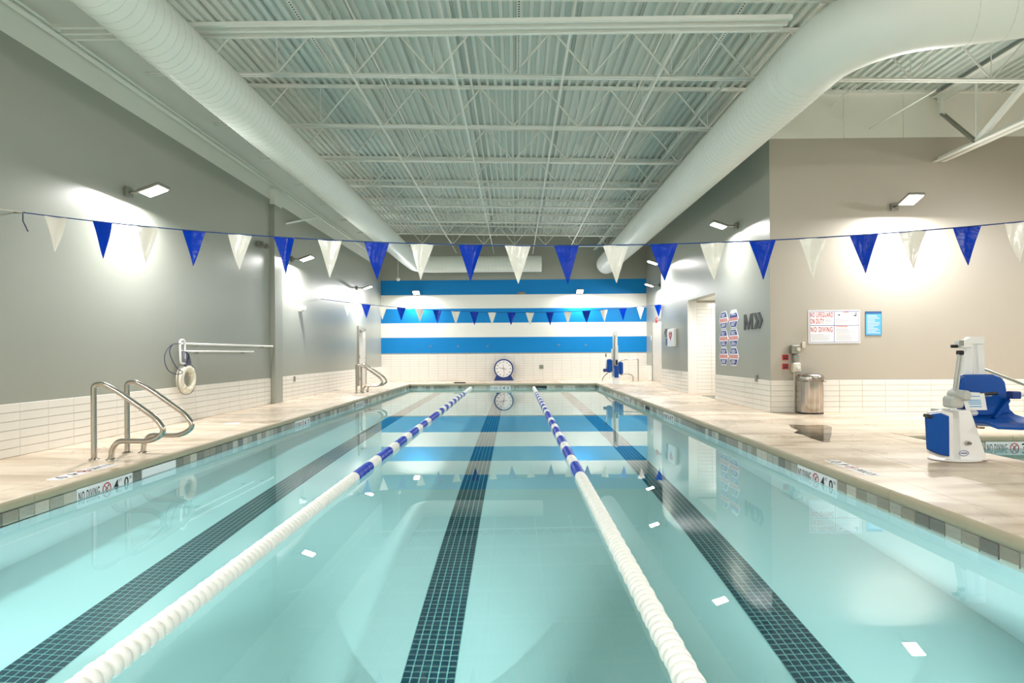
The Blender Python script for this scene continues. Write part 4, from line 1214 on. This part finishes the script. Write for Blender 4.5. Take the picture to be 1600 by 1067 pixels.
    seat = MB(); prof_ = [(0.02, 0.045), (-0.04, 0.0), (-0.22, -0.03), (-0.40, -0.02), (-0.47, -0.05), (-0.47, -0.075), (-0.38, -0.06), (-0.2, -0.075), (0.0, -0.06), (0.05, 0.0)]
    vs = []; n = len(prof_)
    xs_ = [a_.x, a_.x + 0.06, a_.x + 0.30, a_.x + 0.52, a_.x + 0.60]; dz_ = [0.03, 0.0, -0.01, 0.0, 0.03]
    for xx, dz in zip(xs_, dz_):
        for (yy_, z_) in prof_: vs.append((xx, a_.y + 0.05 + yy_, a_.z + z_ + dz))
    fs = [list(range(n)), [4 * n + i for i in range(n)][::-1]]
    for k in range(4): fs += [(k * n + i, k * n + (i + 1) % n, (k + 1) * n + (i + 1) % n, (k + 1) * n + i) for i in range(n)]
    seat.add(vs, fs).build('seat_pan', M['lift_b'], t, smooth=True)
    plate([(1553, 653), (1578, 621), (1580, 627), (1559, 655)], Ys - 0.04, 0.06, 'seat_brace', M['lift_b'], 0.01)
    # lower support under the seat
    plate([(1505, 640), (1518, 655), (1530, 668), (1516, 665), (1500, 655)], Ys - 0.1, 0.1, 'seat_support', M['lift_b'], 0.01)
    MB().rbox(q(1494, 613, 0.1), (0.06, 0.12, 0.07), 0.01).build('hinge_block', M['navy'], t)
    MB().rbox(q(1584, 617, 0.1), (0.09, 0.10, 0.08), 0.01).build('hinge_block', M['navy'], t)
    MB().tube([q(1583, 616, 0.1), q(1640, 616, 0.1)], 0.022, 12).build('armrest_tube', M['lift_w'], t, smooth=True)
    MB().tube([q(1532, 616, 0.02), q(1558, 614.5, 0.02)], 0.018, 10).build('hand_grip', M['black'], t, smooth=True)
    MB().tube([q(1498, 614, 0.05), q(1534, 616, 0.03)], 0.012, 8).build('grip_tube', M['lift_w'], t, smooth=True)
    card = [(1502, 617), (1538, 614.5), (1542.5, 640.5), (1510, 641)]
    w_ = [q(u, v, -0.02) for u, v in card]
    cd = MB().add(w_ + [k + Y_ * 0.004 for k in w_], [(3, 2, 1, 0), (4, 5, 6, 7), (0, 1, 5, 4), (1, 2, 6, 5), (2, 3, 7, 6), (3, 0, 4, 7)]).build('instruction_card', M['lift_w'], t)
    m = MB(); m2 = MB()
    for i, (v, w1, w2_) in enumerate(((620, 1511, 1531), (626, 1512, 1532), (629, 1513, 1533), (632, 1514, 1533), (636, 1515, 1534))):
        aa, bb_ = q(w1, v, -0.022), q(w2_, v, -0.022)
        m.prism([(0, 0), (bb_.x - aa.x, 0), (bb_.x - aa.x, 0.01), (0, 0.01)], aa, X_, Z_, -Y_, 0.0005)
    m.build('card_print', M['sign_b'], cd)
    MB().tube([q(1490, 614, 0.1), q(1570, 618, 0.3)], 0.02, 8).build('cross_tube', M['lift_w'], t)
    MB().rbox(q(1532, 668, 0.3), (0.06, 0.06, 0.02), 0.006).build('floor_latch', mat('brass_latch', rgb(180, 130, 80), 0.4, 0.6), t)
near_lift()
def far_lift():
    b0 = onZ(962, 600); Yl = b0.y
    t = thing('pool_lift', b0, 'white pool lift with blue pads, the small far one at the pool corner', 'pool lift', 'pool lifts')
    def q(u, v, dy=0.0): return onY(u, v, Yl + dy)
    def bx(u0, u1, v0, v1, dy, th, name, m, b=0.015):
        a_, c_ = q(u0, v1, dy), q(u1, v0, dy)
        MB().rbox((a_ + c_) / 2, (c_.x - a_.x, th, c_.z - a_.z), b).build(name, m, t)
    MB().lathe((b0.x, Yl, 0), [(0.28, 0), (0.28, 0.012), (0.2, 0.02)], 20, sy=0.8).build('base_plate', M['lift_w'], t)
    bx(958, 967, 588, 600, 0, 0.25, 'pedestal', M['lift_w'])
    bx(955.5, 959.5, 545, 590, 0.1, 0.12, 'mast', M['lift_w'])
    bx(961, 965.5, 540, 572, 0.1, 0.1, 'mast', M['lift_w'])
    bx(957.5, 964.5, 522, 546, 0.12, 0.10, 'upper_arm', M['lift_w'])
    MB().lathe(q(961.5, 520.5, 0.05), [(0.09, -0.05), (0.09, 0.05)], 16, R=Matrix.Rotation(PI / 2, 3, 'X')).build('arm_joint', M['lift_w'], t)
    MB().tube([q(959.8, 575, -.05), q(960.5, 526, -.05)], 0.02, 8).build('actuator_rod', M['grey_box'], t)
    bx(960, 966.5, 571, 590, -0.12, 0.06, 'blue_cover', M['lift_b'])
    bx(966, 972, 565, 585, 0.1, 0.5, 'backrest', M['lift_b'], 0.05)
    bx(947.5, 956, 561, 582, 0.0, 0.35, 'seat_pan', M['lift_b'], 0.06)
    bx(942.5, 951, 576, 581, -0.1, 0.1, 'foot_rest', M['navy'])
    bx(946, 947.6, 552, 558, -0.1, 0.05, 'hand_grip', M['black'])
    MB().tube([q(946.8, 557, -.1), q(949, 580, -.1)], 0.014, 6).build('grip_tube', M['lift_w'], t)
    bx(962, 965, 562, 570, -0.06, 0.08, 'gearbox', M['black'])
far_lift()

# ------------------------------------------------------------------ pace clock
q = onY(787, 576, YB - 0.25)
cx_, cz = q.x, q.z; yk = YB - 0.22
rr = 15.2 * yk / F
t = thing('pace_clock', (cx_, yk, 0), 'round white pace clock in a blue stand against the striped wall', 'clock')
pts = [(rr * math.cos(a_), cz + rr * math.sin(a_)) for a_ in [math.radians(-42 + i * (264 / 30)) for i in range(31)]]
pts += [(-rr * .86, 0.12), (-rr * 1.02, 0.0), (rr * 1.02, 0.0), (rr * .86, 0.12)]
MB().prism(pts, (cx_, yk, 0), X_, Z_, -Y_, 0.12, -0.06).build('housing', M['navy'], t)
Oc = Vector((cx_, yk - 0.061, cz))
MB().prism(circle_pts(0, 0, rr * .87, 40), Oc, X_, Z_, -Y_, 0.004).build('dial', M['sign_w'], t)
for i in range(12):
    a_ = PI / 2 - i * PI / 6
    if i in (0, 3, 6, 9): s_ = {0: '60', 3: '15', 6: '30', 9: '45'}[i]
    else: s_ = '%d' % (i * 5)
    m = text_mb(s_, Oc, X_, Z_, -Y_, math.cos(a_) * rr * .70, math.sin(a_) * rr * .70 - 0.026, 0.052, 1.0, 0.006, True, 0.03)
    m.build('numeral', M['ink'], t)
for ang, L, col_, w_ in ((8, .58, 'ink', 0.012), (188, .35, 'ink', 0.012), (-82, .6, 'red', 0.010), (98, .5, 'red', 0.012)):
    a_ = math.radians(ang + 160 if col_ == 'ink' else ang)
    d_ = Vector((math.cos(a_), math.sin(a_))); n_ = Vector((-d_.y, d_.x)) * w_
    MB().prism([tuple(-n_), tuple(n_), tuple(d_ * rr * L + n_ * .4), tuple(d_ * rr * L - n_ * .4)], Oc, X_, Z_, -Y_, 0.002, 0.006).build('clock_hand', M[col_], t)

# ------------------------------------------------------------------ life ring, hook and poles
Xw = XL + 0.09
def wl_(u, v, dx=0.09): return onX(u, v, XL + dx)
t = thing('rescue_pole', wl_(283, 537), 'upper long white rescue pole on the left wall, with the hook', 'pole', 'rescue poles')
a = wl_(283, 537); b_ = wl_(426, 541)
zp = (a.z + b_.z) / 2
MB().tube([(Xw, a.y, zp), (Xw, b_.y, zp)], 0.021, 10).build('pole', M['lift_w'], t, smooth=True)
# hook loop standing in the wall plane
zh0, zh1 = wl_(280, 568).z, wl_(280, 531).z
hp_ = [(Xw + .05, a.y + 0.02, zh0), (Xw + .05, a.y - 0.1, zh0), (Xw + .05, a.y - 0.12, zh1), (Xw + .05, a.y + .02, zh1), (Xw + .05, a.y + .02, zh0 + .08)]
MB().tube(smooth_path(hp_, 0.06, 6), 0.018, 10).build('hook', M['lift_w'], t, smooth=True)
for yy in (a.y + 0.5, b_.y - 0.5): MB().bb(XL + 0.005, Xw, yy, yy + 0.03, zp - 0.04, zp - 0.02).build('bracket', M['grey_box'], t)
t = thing('rescue_pole', wl_(283, 548), 'lower shorter white rescue pole on the left wall', 'pole', 'rescue poles')
c = wl_(285, 548); d = wl_(396, 550); z2 = (c.z + d.z) / 2
MB().tube([(Xw, c.y, z2), (Xw, d.y, z2)], 0.018, 10).build('pole', M['lift_w'], t, smooth=True)
for yy in (c.y + 0.5, d.y - 0.4): MB().bb(XL + 0.005, Xw, yy, yy + 0.03, z2 - 0.035, z2 - 0.018).build('bracket', M['grey_box'], t)
r0 = wl_(291, 592, 0.12)
t = thing('life_ring', r0, 'ivory life ring hanging on the left wall under the rescue poles', 'life ring')
MB().torus(r0, 0.185, 0.062, 36, 14, (Y_, Z_)).build('ring', M['ring'], t, smooth=True)
for a_ in (45, 135, 225, 315):
    c_ = r0 + Y_ * (0.185 * math.cos(math.radians(a_))) + Z_ * (0.185 * math.sin(math.radians(a_)))
    tn = (-Y_ * math.sin(math.radians(a_)) + Z_ * math.cos(math.radians(a_)))
    MB().tube([c_ - tn * 0.02, c_ + tn * 0.02], 0.068, 14).build('band', M['beige'], t, smooth=True)
pts = []
for i in range(41):
    a_ = 2 * PI * i / 40; k = 0.262 + 0.02 * abs(math.sin(2 * a_))
    pts.append(r0 + Y_ * k * math.cos(a_) + Z_ * k * math.sin(a_) + X_ * 0.01)
MB().tube(pts, 0.007, 6).build('grab_line', M['cord_g'], t, smooth=True)
t = thing('throw_rope', wl_(290, 555), 'coiled dark throwing rope looped between the rescue hook and the life ring', 'rope')
def loop(uv, r, m, dx=0.12):
    P = [wl_(u, v, dx) for u, v in uv]
    out = []
    for i in range(len(P) - 1):
        p0 = P[max(i - 1, 0)]; p1 = P[i]; p2 = P[i + 1]; p3 = P[min(i + 2, len(P) - 1)]
        for k in range(6):
            s_ = k / 6; out.append(0.5 * ((2 * p1) + (-p0 + p2) * s_ + (2 * p0 - 5 * p1 + 4 * p2 - p3) * s_ * s_ + (-p0 + 3 * p1 - 3 * p2 + p3) * s_ ** 3))
    out.append(P[-1])
    MB().tube(out, r, 6).build('strand', m, t, smooth=True)
loop([(282, 537), (270, 538), (260, 548), (257, 562), (262, 577), (272, 584), (282, 584), (285, 581), (276, 574), (268, 560), (265, 548), (269, 539)], 0.007, M['cord'], 0.18)
for k in range(7):
    o_ = k * 1.3
    loop([(284 + o_ * .8, 549), (289 + o_, 553 + k), (292 + o_ * .8, 562 + k * 1.2), (288 + o_ * .7, 570), (284 + o_ * .5, 562), (284 + o_ * .6, 550)], 0.008, M['cord_g'], 0.13 + 0.004 * k)
loop([(290, 550), (295, 555), (294, 566), (289, 572)], 0.012, M['cord'], 0.16)

# ------------------------------------------------------------------ lane ropes
def float_me(m):
    b = MB(); L = 0.056
    b.lathe((0, 0, 0), [(0.028, -L / 2), (0.052, -L / 2 + .004), (0.060, -L / 2 + .014), (0.060, L / 2 - .014), (0.052, L / 2 - .004), (0.028, L / 2)], 14, R=Matrix.Rotation(PI / 2, 3, 'X'))
    return b.mesh('float', m, Vector((0, 0, 0)), True), b
fw, fwb = float_me(M['float_w']); fb, fbb = float_me(M['float_b'])
def is_blue(y):
    if y < 6.1 or y > 19.2: return False
    if y < 11.0: return ((y - 6.1) % 1.04) < 0.62
    if y < 12.5: return y > 11.3
    return ((y - 12.9) % 0.9) < 0.45 and y > 12.9
def lane_rope(x, label, x2=None):
    x2 = x if x2 is None else x2
    t = thing('lane_rope', (x, 0, WZ + 0.02), label, 'lane rope', 'floating lane ropes')
    xa = lambda y_: x + (x2 - x) * y_ / PY1
    MB().tube([(xa(PY0), PY0 + .01, WZ + 0.02), (xa(PY1), PY1 - 0.01, WZ + 0.02)], 0.01, 6).build('cable', M['ss'], t)
    y_ = PY1 - 0.25; seq = []
    while y_ > PY0 + 0.3: seq.append(y_); y_ -= 0.0595
    seq = seq[::-1]
    vis = [q_ for q_ in seq if q_ >= 2.0]
    keep = set(vis[:296])
    rw, rbl = MB(), MB()
    for y_ in seq:
        bl = is_blue(y_)
        wob = 0.003 * math.sin(y_ * 37.0)
        if y_ in keep:
            o = bpy.data.objects.new('float', fb if bl else fw); COL.objects.link(o); o.parent = t
            o.location = (xa(y_) - x + wob, y_, 0)
        else:
            src = rbl if bl else rw
            src.add([v_ + Vector((xa(y_), y_, WZ + 0.02)) for v_ in fwb.v], fwb.f)
    if rw.v: stuff(rw.build('float_string', M['float_w'], t, smooth=True))
    if rbl.v: stuff(rbl.build('float_string_blue', M['float_b'], t, smooth=True))
lane_rope(-1.72, 'white and blue floating lane rope on the life ring side of the centre line')
lane_rope(0.68, 'white and blue floating lane rope on the pool lift side of the centre line')

# ------------------------------------------------------------------ pennant lines
def pennant(P, D, w_, h_, m, seed, fold=0.0):
    rnd = random.Random(seed)
    nx, ny = 6, 8; vs = []; fs = []
    nrm = D.cross(Z_).normalized(); ph1, ph2 = rnd.uniform(0, 6), rnd.uniform(0, 6)
    lean = rnd.uniform(-0.04, 0.04) ; tw = rnd.uniform(-0.5, 0.5)
    for side in (0, 1):
        for j in range(ny + 1):
            v_ = j / ny; half = w_ / 2 * (1 - v_) + 0.003
            for i in range(nx + 1):
                s_ = -1 + 2 * i / nx
                depth = 0.012 * math.sin(3 * s_ + ph1 + v_ * 2) * (1 - v_) + 0.02 * math.sin(v_ * 3 + ph2) * v_ + tw * s_ * half * v_ * .6
                if fold and s_ > 0.2: depth += fold * (s_ - .2) * half
                p_ = P + D * (s_ * half + lean * v_ * h_) - Z_ * (v_ * h_) + nrm * (depth + (0.0012 if side else 0))
                vs.append(p_)
    k0 = (nx + 1) * (ny + 1)
    for side in (0, 1):
        for j in range(ny):
            for i in range(nx):
                a_ = side * k0 + j * (nx + 1) + i
                f = (a_, a_ + 1, a_ + nx + 2, a_ + nx + 1); fs.append(f if side else f[::-1])
    return MB().add(vs, fs)
def pennant_line(fpos, xs, us, first_blue, name_lab, y_tail, size, group):
    t = thing('pennant_line', fpos(xs[0]), name_lab, 'pennants', group)
    n = 60
    pts = [fpos(xs[0] + (xs[1] - xs[0]) * i / n) for i in range(n + 1)]
    MB().tube(pts, 0.0065 if size > .3 else 0.009, 6).build('cord', M['rope_b'], t, smooth=True)
    blue = first_blue
    for k, X in enumerate(us):
        P = fpos(X); Q = fpos(X + 0.05); D = (Q - P).normalized()
        w_ = 0.265 + 0.01 * math.sin(k * 2.1); h_ = 0.40 + 0.012 * math.sin(k * 1.3)
        o = pennant(P - Z_ * 0.004, D, w_, h_, None, k, 0.5 if k % 4 == 1 else 0).build('pennant', M['flag_b'] if blue else M['flag_w'], t, smooth=True)
        o['label'] = 'blue vinyl pennant' if blue else 'white vinyl pennant'
        blue = not blue
    return t
def fn(X):
    return Vector((X, 6.55 + (X + 5.5) * (5.95 - 6.55) / 10.73, 0.01053 * X * X - 0.0262 * X + 2.318))
def x_of_u(f, u):
    lo, hi = -6.0, 12.0
    def U(X):
        p = f(X) - Vector((0, 0, H)); c_ = CM.transposed() @ p
        return UC + F * c_.x / -c_.z
    for _ in range(50):
        m_ = (lo + hi) / 2
        if U(m_) < u: lo = m_
        else: hi = m_
    return lo
us = [88, 162, 231, 302, 374, 446, 516, 588, 659, 736, 809, 885, 962, 1037, 1114, 1191, 1271, 1348, 1427, 1510, 1590, 1670]
pennant_line(fn, (XL + 0.03, XE - 0.02), [x_of_u(fn, u) for u in us], False, 'near line of large blue and white pennants sagging across the pool', 0, .4, 'pennant lines')
# end hook and loose strap
q = fn(XL + 0.1)
t = thing('wall_anchor', (XL, q.y, q.z), 'wall hook with a loose hanging strap at the left end of the near pennants', 'hook')
MB().tube([(XL, q.y, q.z), (XL + 0.12, q.y, q.z)], 0.01, 8).build('hook', M['ss'], t)
MB().tube([(XL + 0.10, q.y, q.z), (XL + 0.11, q.y - 0.01, q.z - 0.1), (XL + 0.16, q.y, q.z - 0.22)], 0.007, 6).build('strap', M['cord'], t)
MB().tube([(XL + 0.10, q.y, q.z), (XL + 0.10, q.y - .25, q.z - 0.03), (XL + 0.02, q.y - .6, q.z - 0.05)], 0.006, 6).build('tail', M['beige'], t)
a = onX(500, 467, XL); zr = onY(1033, 476, 19.3).z
def ff(X):
    s_ = (X - XL) / (XR - XL); Yk = a.y + (19.25 - a.y) * s_
    z_ = a.z + (zr - a.z) * s_ - 4 * 0.33 * s_ * (1 - s_)
    return Vector((X, Yk, z_))
us = [543, 572, 598, 627, 656, 683, 712, 741, 769, 799, 828, 859, 887, 916, 944, 973, 1001, 1028]
pennant_line(ff, (XL + 0.02, XR - 0.0), [x_of_u(ff, u) for u in us], False, 'far line of small looking blue and white pennants before the striped wall', 0, .25, 'pennant lines')

# refractive light reaches what lies under water
for o in RECV:
    o.cycles.is_caustics_receiver = True
